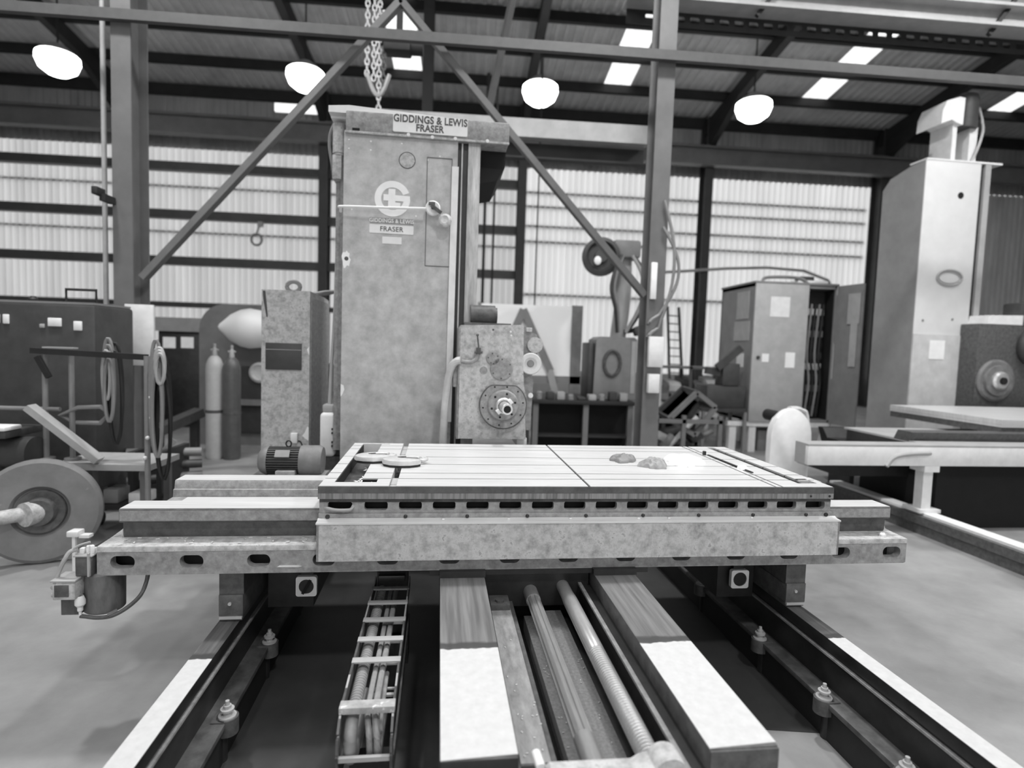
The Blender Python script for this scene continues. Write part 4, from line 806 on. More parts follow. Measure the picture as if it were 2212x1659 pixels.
# white motor on top
c = at(2052, 265, 'M', y=yf+.5); zb = zt+.03
m = MB(); m.box(c.x-.13, c.x-.06, yf+.3, yf+.7, zb, c.z-.1); m.box(c.x+.2, c.x+.33, yf+.35, yf+.6, zb, c.z-.1); m.prism([(c.x-.13, zb), (c.x+.33, zb), (c.x+.33, zb+.06), (c.x-.05, zb+.12), (c.x-.13, zb+.3)], 'y', yf+.62, yf+.7); part(t, 'motor_bracket', m, whitep, 'white bracket')
m = MB(); m.prism([(c.x-.37, c.z-.13), (c.x-.36, c.z+.06), (c.x-.3, c.z+.2), (c.x-.1, c.z+.27), (c.x-.01, c.z+.26), (c.x-.02, c.z-.12), (c.x-.12, c.z-.1), (c.x-.2, c.z-.06)], 'y', yf+.25, yf+.7); part(t, 'motor_hood', m, white, 'white motor hood')
m = MB(); m.cyl((c.x+.16, yf+.42, c.z-.12), (c.x+.16, yf+.42, c.z+.3), .165, n=30); m.lathe((c.x+.16, yf+.42, c.z+.3), (0, 0, 1), [(.165, 0), (.15, .06), (.07, .1), (0, .105)], 30); part(t, 'drive_motor', m, dark, 'dark drive motor')
m = MB(); m.tube([(c.x+.35, yf+.38, c.z+.2), (c.x+.40, yf+.36, c.z+.0), (c.x+.36, yf+.3, c.z-.22), (c.x+.2, yf+.28, zb+.1), (c.x, yf+.26, zb+.03)], .018, 8); part(t, 'cable', m, greylt)
# its spindle head
yh = 7.3; c = at(2160, 823, 'M', y=yh-.08); zz = at(2150, 700, 'M', y=yh).z
m = MB(); m.box(c.x-.31, c.x+.7, yh, 7.62, .95, zz, .02); hd = part(t, 'spindle_head', m, cast_dk)
m = MB(); m.lathe((c.x, yh, c.z), (0, -1, 0), [(.3, -.02), (.3, .02), (.27, .04), (.22, .04), (.21, .07), (.13, .07), (0, .07)], 36); part(hd, 'spindle_flange', m, mat('flange grey', .17, .5, var=.3, scale=10))
m = MB(); m.lathe((c.x, yh-.07, c.z), (0, -1, 0), [(.13, -.01), (.13, .03), (.1, .05), (.05, .05), (.05, .01), (0, .01)], 28); part(hd, 'spindle_nose', m, mat('bright spindle', .6))
m = MB(); m.cyl((c.x+.02, yh-.121, c.z), (c.x+.02, yh-.132, c.z), .05, n=18); part(hd, 'spindle_bore', m, hole)
m = MB(); m.prism([(c.x-.2, zz), (c.x+.55, zz), (c.x+.5, zz+.14), (c.x-.18, zz+.12)], 'y', yh, 7.6); part(hd, 'head_tray', m, whitep, 'white tray on the head')
m = MB(); m.sphere((c.x+.5, yh-.05, zz-.3), .22, (1, .6, 1.2)); m.box(c.x+.34, c.x+.68, yh, 7.6, zz-.05, zz+.32, .03); part(hd, 'gear_guard', m, dark)
# second table and bed
t = thing('work_table', 'pale steel worktable of the second machine, cut by the right edge of the picture', 'machine table', (6, 5.2, .93), 'M')
TA = at(1922, 874, 'M', z=1.08); xs_, yb_ = TA.x, TA.y; yn = yb_ - 1.55
m = MB()
for k in range(6): m.box(xs_, xs_+3.4, yn + k*1.55/6 + .006, yn + (k+1)*1.55/6 - .006, 1.03, 1.08)
m.box(xs_+.004, xs_+3.4, yn+.004, yb_-.004, 1.0, 1.07); part(t, 'slotted_top', m, steel)
m = MB(); m.box(xs_+.01, xs_+3.4, yn+.01, yb_-.01, .93, 1.02); part(t, 'body', m, cast_dk)
t = thing('cross_bed', 'pale second cross bed standing at right behind the main table', 'machine bed', (5, 5.4, .70), 'M')
bx = at(1745, 985, 'M', y=5.0).x; bz0, bz1 = at(1860, 1006, 'M', y=5.0).z, at(1860, 963, 'M', y=5.0).z
m = MB(); m.box(bx, bx+5, 5.0, 5.05, bz0, bz1, .006); part(t, 'front_face', m, whitep)
m = MB(); m.box(bx+1.3, bx+5, 5.10, 6.2, bz0, bz1-.01); part(t, 'core', m, oil); m = MB(); m.box(bx, bx+1.3, 5.04, 5.2, bz0, bz1-.01); part(t, 'end_beam', m, greylt)
m = MB(); m.box(bx+1.3, bx+5, 5.0, 6.25, bz1-.01, bz1+.01); m.box(bx, bx+1.3, 5.0, 5.2, bz1-.01, bz1+.01); part(t, 'top_deck', m, greylt)
m = MB(); m.prism([(5.3, bz1), (5.25, bz1+.1), (5.45, bz1+.1), (5.5, bz1)], 'x', bx+1.3, bx+5); part(t, 'slideway', m, cast_dk)
lx = at(2010, 1060, 'M', y=5.0).x; lz = at(2010, 1108, 'M', y=5.0).z
m = MB(); m.box(lx-.05, lx+.05, 5.04, 5.14, lz+.002, bz0); m.box(lx-.11, lx+.11, 4.98, 5.2, lz+.001, lz+.035); m.box(lx-.08, lx+.08, 5.0, 5.18, bz0-.06, bz0); part(t, 'leg', m, whitep, 'white leg on the second rail'); m = MB(); m.box(lx+.2, bx+5, 5.15, 6.2, 0, bz0-.03); m.box(bx+.7, lx+.2, 5.5, 6.2, .45, bz0-.03); part(t, 'under_shade', m, hole, 'black block for the shade under the bed')  # black block painted in for the shade below the bed
m = MB(); m.tube([(lx-.5, 4.99, bz0+.0), (lx-.42, 4.985, bz0+.09), (lx-.25, 4.985, bz0+.12), (lx-.05, 4.985, bz0+.13)], .022, 8); part(t, 'bent_pipe', m, greylt)
t = thing('outer_rail', 'pale-topped steel rail of the second machine receding at the right', 'rail', (lx, 5, 0), 'M')
m = MB(); m.box(lx-.07, lx+.07, 2.4, 6.35, lz-.05, lz); part(t, 'head', m, whitep)
m = MB(); m.box(lx-.03, lx+.05, 2.4, 6.35, .18, lz-.05); part(t, 'web', m, cast_lt)
m = MB(); m.box(lx-.12, lx+.14, 2.4, 6.35, .10, .18); m.box(lx-.1, lx+.1, 2.4, 6.35, 0, .1); part(t, 'foot', m, cast_dk)
m = MB()
for y in (3.95, 3.62, 3.3): m.box(lx-.036, lx-.03, y, y+.03, .24, .30); m.box(lx-.036, lx-.03, y+.05, y+.09, .24, .30)
part(t, 'casting_mark', m, cast, 'raised casting marks', stuff=True)
t = thing('chip_tray', 'dark curved tray lying behind the second bed', 'tray', (3.9, 6.8, 0), 'M')
c = at(1880, 935, 'M', y=6.8); m = MB(); m.prism([(6.4, c.z-.1), (6.5, c.z-.2), (7.1, c.z-.2), (7.2, c.z+.02), (7.1, c.z+.02), (7.0, c.z-.1), (6.6, c.z-.1), (6.45, c.z)], 'x', c.x-.45, c.x+.75); part(t, 'pan', m, oil)
m = MB(); m.box(c.x-.4, c.x-.34, 6.6, 7.0, 0, c.z-.19); part(t, 'stand', m, struct_dk); m = MB(); m.box(c.x+.6, c.x+.66, 6.6, 7.0, 0, c.z-.19); part(t, 'stand', m, struct_dk)
# ------------------------------------------------------------------ background, right of the machine
# grey cabinets on a white stand
yc = 9.5; x0, x1, x2 = at(1625, 760, y=yc).x, at(1740, 760, y=yc).x, at(1802, 760, y=yc).x; zt, zb = at(1680, 613, y=yc).z, at(1680, 912, y=yc).z
t = thing('electrical_cabinet', 'tall grey electrical cabinet, one door shut and one hanging open', 'cabinet', (x1, yc+.6, zb), 'B')
m = MB(); m.box(x0, x2, yc+.03, yc+1.3, zb, zb+.05); m.box(x0, x2, yc+.03, yc+1.3, zt-.05, zt); m.box(x0, x0+.03, yc+.03, yc+1.3, zb, zt); m.box(x2-.03, x2, yc+.03, yc+1.3, zb, zt); m.box(x0, x2, yc+1.27, yc+1.3, zb, zt); m.box(x1-.02, x1+.02, yc+.03, yc+1.2, zb, zt); m.box(x0-.02, x2+.02, yc, yc+1.32, zt, zt+.04, .01); part(t, 'carcass', m, greyp)
m = MB(); m.box(x0, x1, yc, yc+.03, zb, zt, .006); d = part(t, 'door', m, greylt, 'shut pale grey door')
for u, v, w, h, mm, nm in ((1685, 663, .17, .17, whitep, 'notice'), (1653, 773, .06, .07, white, 'label'), (1706, 778, .085, .13, white, 'label')):
    c = at(u, v, y=yc); m = MB(); m.box(c.x-w, c.x+w, yc-.006, yc, c.z-h, c.z+h); part(d, nm, m, mm)
m = MB(); c = at(1637, 772, y=yc); m.cyl((c.x, yc-.02, c.z), (c.x, yc, c.z), .03, n=10); part(d, 'lock', m, dark)
for u, v, w, h, mm, nm in ((1604, 715, .28, .17, greylt, 'window_panel'), (1604, 778, .12, .12, whitep, 'label'), (1605, 660, .22, .24, greylt, 'window_panel')):
    zc2 = at(u, v, x=x0).z; yc2 = yc + .42; m = MB(); m.box(x0-.012, x0, yc2-w, yc2+w, zc2-h, zc2+h); part(t, nm, m, mm)
m = MB(); m.box(x1+.03, x2-.03, yc+.3, yc+.33, zb+.06, zt-.06); part(t, 'back_panel', m, black); m = MB(); m.box(x2-.045, x2-.032, yc+.05, yc+.3, zb+.06, zt-.06); part(t, 'side_liner', m, black)
rs = random.Random(4)
for k in range(10):
    m = MB(); zz = zb + .15 + k*.19; m.box(x1+.07, x2-.1, yc+.2, yc+.31, zz, zz+.11, .004); part(t, 'relay', m, (dark, black, greyp, dark, whitep)[k % 5])
for k in range(5):
    xx = x1+.08+.07*k; m = MB(); m.tube([(xx, yc+.18, zb+.1), (xx+.03, yc+.15, zb+.7), (xx-.03, yc+.16, zb+1.2), (xx+.02, yc+.18, zt-.3)], .02, 6); part(t, 'cable', m, (black, greyp)[k % 2])
od = Vector((x2, yc, 0)); oe = at(1868, 620, y=yc-.55)
dx, dy = oe.x-x2, -.55
m = MB(); m.bar((x2, yc, (zb+zt)/2), (x2+dx, yc+dy, (zb+zt)/2), .035, zt-zb); d2 = part(t, 'door', m, greyp, 'open door')
m = MB(); q = lambda f, o=.03: (x2+dx*f - o, yc+dy*f - o)
m.bar((*q(.45), zt-.4), (*q(.9), zt-.4), .01, .5); part(d2, 'wiring_sheet', m, greylt, 'pale sheets on the open door')
m = MB(); m.bar((*q(.6), zt-1.0), (*q(.85), zt-1.0), .012, .7); part(d2, 'wiring_sheet', m, greylt)
m = MB(); m.tube([(x0+.25, yc+.3, zt+.05), (x0+.35, yc+.3, zt+.14), (x0+.9, yc+.3, zt+.15), (x0+1.1, yc+.3, zt+.05)], .03, 8); part(t, 'conduit', m, greyp)
# white stand under the cabinet
t = thing('cabinet_stand', 'white timber stand under the tall grey cabinet', 'stand', (x1, yc+.6, 0))
for xx in (x0-.3, x0+.05, (x0+x1)/2, x2-.1):
    for yy in (yc+.05, yc+1.2):
        m = MB(); m.box(xx, xx+.12, yy, yy+.1, 0, zb-.08); part(t, 'leg', m, whitep)
for yy in (yc+.03, yc+1.2):
    m = MB(); m.box(x0-.34, x2+.05, yy, yy+.12, zb-.08, zb-.002); part(t, 'rail', m, whitep)
m = MB(); m.box(x0+.3, x0+.75, yc+.2, yc+.6, 0, .36, .01); part(t, 'box', m, greyp)
m = MB(); m.box(x0-.75, x0-.08, yc+.0, yc+.5, zb+.22, zb+.6, .01); m.box(x0-.85, x0-.05, yc-.05, yc+.6, zb+.16, zb+.22); 
t2 = thing('tool_trolley', 'dark boxes on a shelf trolley left of the tall grey cabinet', 'trolley', (x0-.4, yc+.25, 0))
part(t2, 'drawer_box', m, dark)
m = MB()
for xx in (x0-.83, x0-.1): m.box(xx, xx+.05, yc-.05, yc, 0, zb+.16); m.box(xx, xx+.05, yc+.5, yc+.55, 0, zb+.16)
part(t2, 'leg', m, greyp, stuff=True)
m = MB(); m.box(x0-.5, x0-.2, yc-.02, yc+.3, zb+.22+.38, zb+.98, .02); m.bar((x0-.6, yc, zb+.9), (x0-.2, yc, zb+1.25), .07, .12); m.bar((x0-.75, yc+.1, zb+.85), (x0-.5, yc+.1, zb+.82), .12, .12); part(t2, 'vice', m, dark, 'dark vice on the trolley')
# things on the cabinet
c = at(1740, 608, y=yc+.5); m = MB(); m.box(c.x-.25, c.x+.3, yc+.3, yc+.7, zt+.04, zt+.12, .01)
solo('carton', 'white flat carton lying on the tall grey cabinet', 'box', m, white, (c.x, yc+.5, zt+.04))
m = MB(); m.box(c.x-.15, c.x+.1, yc+.4, yc+.6, zt+.12, zt+.2, .01); solo('small_box', 'small dark box on the white carton on the cabinet', 'box', m, dark, (c.x, yc+.5, zt+.12))
# white round-topped guard behind the table
p = at(1702, 990, y=6.6); zt2 = at(1702, 882, y=6.6).z; w = .245
m = MB(); P = [(p.x-w, 0), (p.x+w*.75, 0), (p.x+w*1.02, zt2-.52)] + [(p.x + w*1.02*cos(a), zt2-.34+.34*sin(a)) for a in [pi*k/18 for k in range(19)]] + [(p.x-w*1.02, zt2-.6)]
m.prism(P, 'y', 6.56, 6.66); bmesh.ops.bevel(m.bm, geom=[e for e in m.bm.edges], offset=.02, segments=2, affect='EDGES', profile=.5)
t = thing('round_guard', 'white round-topped guard panel standing behind the right end of the table', 'guard panel', (p.x, 6.6, 0)); part(t, 'panel', m, white)
m = MB(); m.tube([(p.x+.05, 6.72, zt2-.02), (p.x+.3, 6.9, zt2-.05), (p.x+.42, 6.95, zt2-.2), (p.x+.44, 6.95, 0)], .035, 8); part(t, 'frame_tube', m, whitep)
m = MB(); m.box(p.x-.2, p.x+.45, 6.66, 7.0, 0, .04); part(t, 'base_plate', m, struct_dk)
m = MB(); c = at(1667, 897, y=6.9); m.cyl((c.x, 6.7, c.z), (c.x, 7.0, c.z), .07, n=18); m.cyl((c.x, 6.9, 0), (c.x, 6.9, c.z), .02); part(t, 'wheel', m, black)
# workbench with boxy machine and curved hoses
yb = 8.8; b0, b1 = at(1150, 880, y=yb).x, at(1372, 880, y=yb).x; zb = at(1270, 866, y=yb).z
t = thing('workbench', 'low dark workbench behind the spindle head, crowded with parts', 'workbench', ((b0+b1)/2, yb+.5, 0))
m = MB(); m.box(b0, b1, yb, yb+1.3, zb-.06, zb, .004); part(t, 'top', m, struct_dk)
for xx in (b0+.02, (b0+b1)/2, b1-.1):
    for yy in (yb+.03, yb+1.2): m = MB(); m.box(xx, xx+.08, yy, yy+.08, 0, zb-.06); part(t, 'leg', m, struct_m)
m = MB(); m.box(b0+.05, b1-.05, yb+.05, yb+.3, .3, .33); part(t, 'shelf', m, struct_dk)
m = MB(); m.box(b0+.03, b1-.03, yb+.3, yb+.33, .0, zb-.06); part(t, 'back_panel', m, hole)
rs = random.Random(12)
for k in range(9):
    xx = b0 + .12 + k*.165; hgt = rs.uniform(.05, .16); m = MB()
    if k % 3 == 0: m.lathe((xx, yb+.15, zb), (0, 0, 1), [(0, 0), (.05, 0), (.05, hgt), (.03, hgt+.02), (0, hgt+.02)], 14)
    else: m.box(xx-.06, xx+.06, yb+.06, yb+.22, zb, zb+hgt, .012)
    solo('machine_part', ['round steel collar at the left end of the dark bench', 'small dark block left on the dark bench', 'pale block near the left of the dark bench', 'round steel collar near the middle of the dark bench', 'dark block in the middle of the dark bench', 'pale block in front of the boxy machine', 'round steel collar in front of the boxy machine', 'dark block right of the collar on the dark bench', 'pale block at the right end of the dark bench'][k], 'machine part', m, (cast, dark, greylt)[k % 3], (xx, yb+.14, zb), group='loose parts on the dark bench')
# boxy machine
ym = 9.2; m0, m1 = at(1283, 800, y=ym).x, at(1374, 800, y=ym).x; z1 = at(1330, 728, y=ym).z
t = thing('drill_unit', 'grey boxy machine with curved neck, hoses and dark round disc, on the dark bench', 'machine', ((m0+m1)/2, ym+.3, zb))
m = MB(); m.prism([(m0, zb), (m1, zb), (m1, z1-.03), (m1-.06, z1), (m0+.1, z1), (m0+.02, z1-.05)], 'y', ym, ym+.6); part(t, 'body', m, greyp)
m = MB(); m.box(m0-.09, m0, ym+.05, ym+.6, zb, z1-.1, .02); part(t, 'side_cover', m, dark)
m = MB(); m.box(m1-.09, m1-.02, ym-.01, ym, zb+.1, z1-.06); part(t, 'edge_strip', m, greylt, 'pale edge strip')
c = at(1322, 785, y=ym); m = MB(); m.tube([(c.x+.13*cos(q), ym-.01, c.z+.2*sin(q)) for q in [2*pi*k/30 for k in range(30)]], .03, 6, True); part(t, 'emblem_ring', m, cast_dk, 'dark oval ring on the body')
n0, n1, n2, n3 = at(1335, 725, y=ym+.3), at(1342, 650, y=ym+.3), at(1345, 580, y=ym+.3), at(1345, 545, y=ym+.3)
m = MB(); m.tube([n0-Vector((0, 0, .05)), n0, n1+Vector((.02, 0, 0)), n2+Vector((.02, 0, 0)), n3], .13, 12); part(t, 'neck', m, mat('rubbed neck', .4, .5, var=.25, scale=3, st=(1, 1, .3)))
m = MB(); m.box(n3.x-.2, n3.x+.24, ym+.05, ym+.55, n3.z-.12, n3.z+.16, .04); part(t, 'head', m, greyp)
c = at(1303, 552, y=ym); m = MB(); m.lathe((c.x, ym+.15, c.z), (-.15, -1, 0), [(0, -.1), (.3, -.1), (.31, .0), (.3, .1), (.24, .12), (.2, .05), (.11, .05), (.1, .12), (0, .12)], 30); dd = part(t, 'disc', m, dark, 'dark round disc')
m = MB(); m.sphere((c.x-.08, ym+.02, c.z-.08), .06, (1, .4, 1.2)); part(dd, 'bright_hub', m, white)
for k, (dx, r) in enumerate(((-.2, .03), (-.16, .025), (.22, .03), (.28, .025))):
    s_ = -1 if dx < 0 else 1; m = MB(); m.tube([(n3.x + dx*.4, ym, n3.z-.1), (n3.x+dx, ym-.05, n3.z-.35), (n3.x+dx*1.25, ym-.06, n1.z+.15), (n1.x+dx*.9, ym-.04, n1.z-.15), (n0.x+dx*.35, ym+.1, n0.z+.05)], r, 8); part(t, 'hose', m, (dark, greyp, greylt, dark)[k])
c = at(1385, 712, y=ym); m = MB(); m.obox(c, (.13, .08, .07), 'Y', -.4, .02); m.obox(c+Vector((.12, 0, .12)), (.05, .05, .1), 'Y', .4, .02); m.bar(c, (n1.x, ym+.25, c.z-.05), .06, .06); part(t, 'handwheel_arm', m, dark)
# white board with triangle
yb2 = 10.6; q0, q1 = at(1030, 740, y=yb2), at(1256, 740, y=yb2); zt3, zb3 = at(1200, 661, y=yb2).z, at(1200, 812, y=yb2).z
t = thing('white_board', 'large white board with grey right edge standing behind the spindle head', 'board', ((q0.x+q1.x)/2, yb2, 0))
m = MB(); m.box(q0.x, at(1233, 740, y=yb2).x, yb2, yb2+.03, zb3, zt3); part(t, 'panel', m, mat('bright board', .97, .4, var=.02))
m = MB(); m.box(at(1233, 740, y=yb2).x, q1.x, yb2-.02, yb2+.05, 0, zt3+.02); part(t, 'edge_post', m, mat('board edge grey', .2, .5)); m = MB(); m.box(q0.x, q0.x+.06, yb2-.02, yb2+.05, 0, zt3+.02); part(t, 'edge_post', m, greyp)
m = MB(); m.box(q0.x, q1.x, yb2-.02, yb2+.05, zb3-.14, zb3); part(t, 'lower_rail', m, greyp)
ap, rr_, ll_ = at(1131, 668, y=yb2-.1), at(1190, 802, y=yb2-.1), at(1072, 800, y=yb2-.1)
m = MB()
for a, b in ((ap, rr_), (ap, ll_)): m.bar((a.x, yb2-.06, a.z), (b.x, yb2-.06, b.z), .03, .13, up=(0, .01, 1))
t2 = thing('a_frame', 'grey A-shaped frame leaning in front of the white board', 'frame', (ap.x, yb2-.08, 0)); part(t2, 'upper_legs', m, greyp)
m = MB(); m.bar((rr_.x-.02, yb2-.06, rr_.z+.02), (rr_.x+.35, yb2-.2, 0), .04, .12); part(t2, 'lower_leg', m, greylt); m = MB(); m.bar((ll_.x+.02, yb2-.06, ll_.z+.02), (ll_.x-.35, yb2-.2, 0), .04, .12); part(t2, 'lower_leg', m, greylt)
# wall-side frame, ladder, scrap frames
t = thing('ladder', 'short dark ladder leaning at the pale wall right of the column', 'ladder', at(1462, 800, y=13) - Vector((0, 0, 0)))
l0, l1, l2, l3 = at(1450, 880, y=13.5), at(1442, 662, y=14.2), at(1480, 880, y=13.5), at(1466, 664, y=14.2)
l0.z = l2.z = 0
for a, b in ((l0, l1), (l2, l3)): m = MB(); m.bar(a, b, .05, .06); part(t, 'rail', m, dark)
for k in range(1, 11): f = .2 + k*.072; m = MB(); m.bar(l0.lerp(l1, f), l2.lerp(l3, f), .03, .03); part(t, 'rung', m, greyp)
ys = 8.6
def crate_frame(label, pts, r, mm, cat='frame', nm='scrap_frame'):
    b = min(pts, key=lambda p: p[1]); P = [at(u, v, y=ys + d) for u, v, d in pts]; return P
t = thing('scrap_frame', 'tilted dark steel box frame on the scrap heap left of the grey cabinet', 'frame', at(1490, 900, y=8.9))
fr = [at(1445, 905, y=8.6), at(1505, 848, y=8.6), at(1545, 880, y=8.6), at(1500, 940, y=8.6)]
for a, b in zip(fr, fr[1:] + fr[:1]):
    m = MB(); m.bar(a, b, .07, .07, up=(0, 1, 0)); part(t, 'front_bar', m, struct_m)
bk = [p + Vector((.05, .7, .02)) for p in fr]
for a, b in zip(bk, bk[1:] + bk[:1]):
    m = MB(); m.bar(a, b, .07, .07, up=(0, 1, 0)); part(t, 'rear_bar', m, dark)
for a, b in zip(fr, bk):
    m = MB(); m.bar(a, b, .06, .06); part(t, 'cross_bar', m, dark)
m = MB(); m.bm.faces.new([m.bm.verts.new(p + Vector((0, .03, 0))) for p in bk]); bmesh.ops.solidify(m.bm, geom=m.bm.faces[:], thickness=.02); part(t, 'back_sheet', m, oil)
t = thing('stillage', 'low dark steel stillage holding scrap behind the table', 'crate', at(1480, 930, y=8.7) * 1)
s0, s1 = at(1415, 900, y=8.5).x, at(1562, 900, y=8.5).x
for xx in (s0, (s0+s1)/2-.1, s1-.06):
    for yy in (8.5, 9.4): m = MB(); m.box(xx, xx+.06, yy, yy+.06, 0, .72); part(t, 'post', m, struct_m)
for z in (.12, .6):
    for yy in (8.5, 9.4): m = MB(); m.box(s0, s1, yy, yy+.05, z, z+.06); part(t, 'rail', m, struct_m)
m = MB(); m.box(s0, s1, 8.52, 9.42, .08, .12); m.box(s0, s1, 9.42, 9.44, .1, .7); part(t, 'panel', m, oil)
rs = random.Random(21)
labs = ['pale offcut lying tilted on the scrap in the stillage', 'dark offcut at the left end of the stillage', 'grey offcut wedged upright in the stillage', 'dark offcut under the tilted frame', 'bright rod end leaning out of the scrap', 'grey plate offcut at the right end of the stillage', 'dark block offcut on top of the scrap', 'grey round bar across the scrap']
for k in range(8):
    xx = s0 + .15 + k*(s1-s0-.3)/7; m = MB(); c = Vector((xx, 8.75 + rs.uniform(0, .4), .2 + rs.uniform(.02, .25)))
    if k in (4, 7): m.cyl(c - Vector((.2, 0, .1)), c + Vector((.22, -.1, .42 if k == 4 else .15)), .04, n=12)
    else: m.obox(c, (rs.uniform(.08, .16), rs.uniform(.06, .14), rs.uniform(.05, .12)), 'Y', rs.uniform(-.7, .7), .015)
    solo('steel_offcut', labs[k], 'scrap metal', m, (greylt, dark, greyp, dark, whitep, greyp, dark, greyp)[k], c - Vector((0, 0, .08)), group='scrap in the stillage')
t = thing('leaning_bars', 'pair of pale bars leaning against the bench right of the boxy machine', 'steel bar', at(1372, 950, y=8.5))
for u0, u1 in ((1362, 1412), (1376, 1420)):
    a, b = at(u0, 985, y=8.3), at(u1, 852, y=8.6); a.z = 0; m = MB(); m.bar(a, b, .05, .05); part(t, 'bar', m, greylt)
# storage rack with bins by the wall
yk = 12.5; k0, k1 = at(1405, 850, y=yk).x, at(1570, 850, y=yk).x
t = thing('storage_rack', 'low grey rack with bins in front of the pale wall beside the ladder', 'rack', ((k0+k1)/2, yk+.3, 0))
zr = at(1450, 790, y=yk).z
for xx in (k0, (k0+k1)/2, k1-.06):
    for yy in (yk, yk+.6): m = MB(); m.box(xx, xx+.06, yy, yy+.06, 0, zr); part(t, 'post', m, struct_m)
for z in (.3, .75, zr-.06):
    m = MB(); m.box(k0, k1, yk, yk+.66, z, z+.05); part(t, 'shelf', m, greyp)
rs = random.Random(31)
bl = ['pale', 'dark', 'grey']; n = 0
for z in (.35, .8):
    for k in range(5):
        xx = k0 + .15 + k*(k1-k0-.3)/5; mm = (whitep, dark, greyp)[(k + (z > .5)*2) % 3]; h = rs.uniform(.2, .36)
        m = MB(); m.prism([(yk+.05, z), (yk+.55, z), (yk+.55, z+h), (yk+.1, z+h*.8), (yk+.02, z+h*.55)], 'x', xx, xx+.26)
        solo('storage_bin', '%s bin, %s from the left on the %s shelf of the low rack' % (bl[(k + (z > .5)*2) % 3], ('first', 'second', 'third', 'fourth', 'fifth')[k], 'lower' if z < .5 else 'middle'), 'bin', m, mm, (xx+.13, yk+.3, z), group='bins on the low rack')
c0 = at(1422, 740, y=12.2); m = MB(); m.box(c0.x-.1, c0.x+.12, 12.2, 12.3, 0, at(1420, 690, y=12.2).z); solo('standing_board', 'upright white board just right of the right column', 'board', m, white, (c0.x, 12.25, 0))
# pipe run on the wall
p0, p1 = at(1430, 588, y=18.5), at(1790, 606, y=18.5)
m = MB(); m.tube([(p0.x-.3, 18.55, 0), (p0.x-.3, 18.55, p0.z-.3), (p0.x, 18.55, p0.z), (p1.x, 18.55, p0.z-.02), (p1.x, 18.55, 0)], .05, 8)
solo('wall_pipe', 'thin pale pipe running along the bright wall above the grey cabinet', 'pipe', m, greylt, (p0.x, 18.55, 0))
# conduits in front of the wall behind the column
for u, y, w, lb in ((1046, 16, .04, 'dark conduit rising just right of the machine column'), (1066, 16, .03, 'thin dark conduit, second to the right of the machine column'), (1160, 14, .018, 'thin cable hanging in front of the bright wall by the head')):
    c = at(u, 500, y=y); m = MB(); m.cyl((c.x, y, 0), (c.x, y, 8.9), w, n=8); m.box(c.x-.1, c.x+.1, y-.1, y+.1, 0, .02); solo('conduit', lb, 'conduit', m, struct_dk, (c.x, y, 0))
# ------------------------------------------------------------------ background, left
# dark power unit
yp = 5.55; e0, e1 = at(-60, 800, y=yp).x, at(207, 800, y=yp).x; zt = at(100, 655, y=yp).z
t = thing('power_unit', 'large dark machine cabinet with bright dials and a carrying handle at the far left', 'machine cabinet', ((e0+e1)/2, yp+.3, 0))
m = MB(); m.box(e0, e1, yp, yp+.62, .08, zt, .03); part(t, 'casing', m, dark)
m = MB(); m.box(e0+.02, e1-.02, yp+.02, yp+.60, zt, zt+.02); part(t, 'top_edge', m, greyp)
m = MB(); m.box(e0+.1, e1-.1, yp+.05, yp+.55, 0, .09); part(t, 'plinth', m, black)
h0, h1 = at(143, 640, y=yp+.1), at(208, 640, y=yp+.1); zh = at(175, 626, y=yp+.1).z
m = MB(); m.tube([(h0.x, yp+.1, zt), (h0.x, yp+.1, zh), (h1.x, yp+.1, zh), (h1.x, yp+.1, zt)], .014, 8, False, True); part(t, 'handle', m, black)
m = MB(); c = at(72, 648, y=yp+.1); m.lathe((c.x, yp+.1, zt+.015), (0, 0, 1), [(.03, 0), (.04, .02), (.02, .05), (0, .05)], 14); part(t, 'knob', m, black)
for u, v, w, h in ((-4, 688, .018, .04), (14, 689, .026, .042), (119, 696, .058, .038), (169, 704, .036, .042), (92, 704, .022, .018)):
    c = at(u, v, y=yp); m = MB(); m.box(c.x-w, c.x+w, yp-.012, yp+.003, c.z-h, c.z+h, .006); part(t, 'dial', m, white if u != 92 else greylt, 'bright dial')
# pipe rack with hanging coils, in front
yr = 5.0
t = thing('hose_rack', 'dark pipe rack with hanging hose coils in front of the dark machine cabinet', 'rack', (at(200, 900, y=yr).x, yr, 0))
a, b = at(70, 757, y=yr), at(345, 758, y=yr)
m = MB(); m.bar((a.x, yr, a.z), (b.x, yr-.2, a.z-.02), .05, .045); part(t, 'top_rail', m, struct_dk)
m = MB(); c = at(130, 747, y=yr); m.box(c.x-.12, c.x+.12, yr-.03, yr+.03, a.z+.022, a.z+.035); part(t, 'pale_strip', m, greylt)
TZ = at(200, 1003, y=4.85).z
for u, yy, z0 in ((99, 5.0, 0), (156, 5.0, 0), (318, 4.78, 0)):
    if u < 200: z0 = TZ + .001
    c = at(u, 900, y=yy); m = MB(); m.cyl((c.x, yy, z0), (c.x, yy, a.z - .01), .021, n=10); m.cyl((c.x, yy, z0), (c.x, yy, z0+.02), .06, n=12); part(t, 'post', m, greyp)
m = MB(); c = at(80, 770, y=yr-.05); d = at(106, 815, y=yr-.05); m.bar(c, d, .03, .04); part(t, 'strut', m, black)
a2 = at(0, 881, y=yr); b2 = at(130, 884, y=yr); b3 = at(235, 890, y=yr)
m = MB(); m.cyl((a2.x-.2, yr, a2.z), (b2.x, yr, a2.z), .018, n=10); part(t, 'lower_rail', m, greyp)
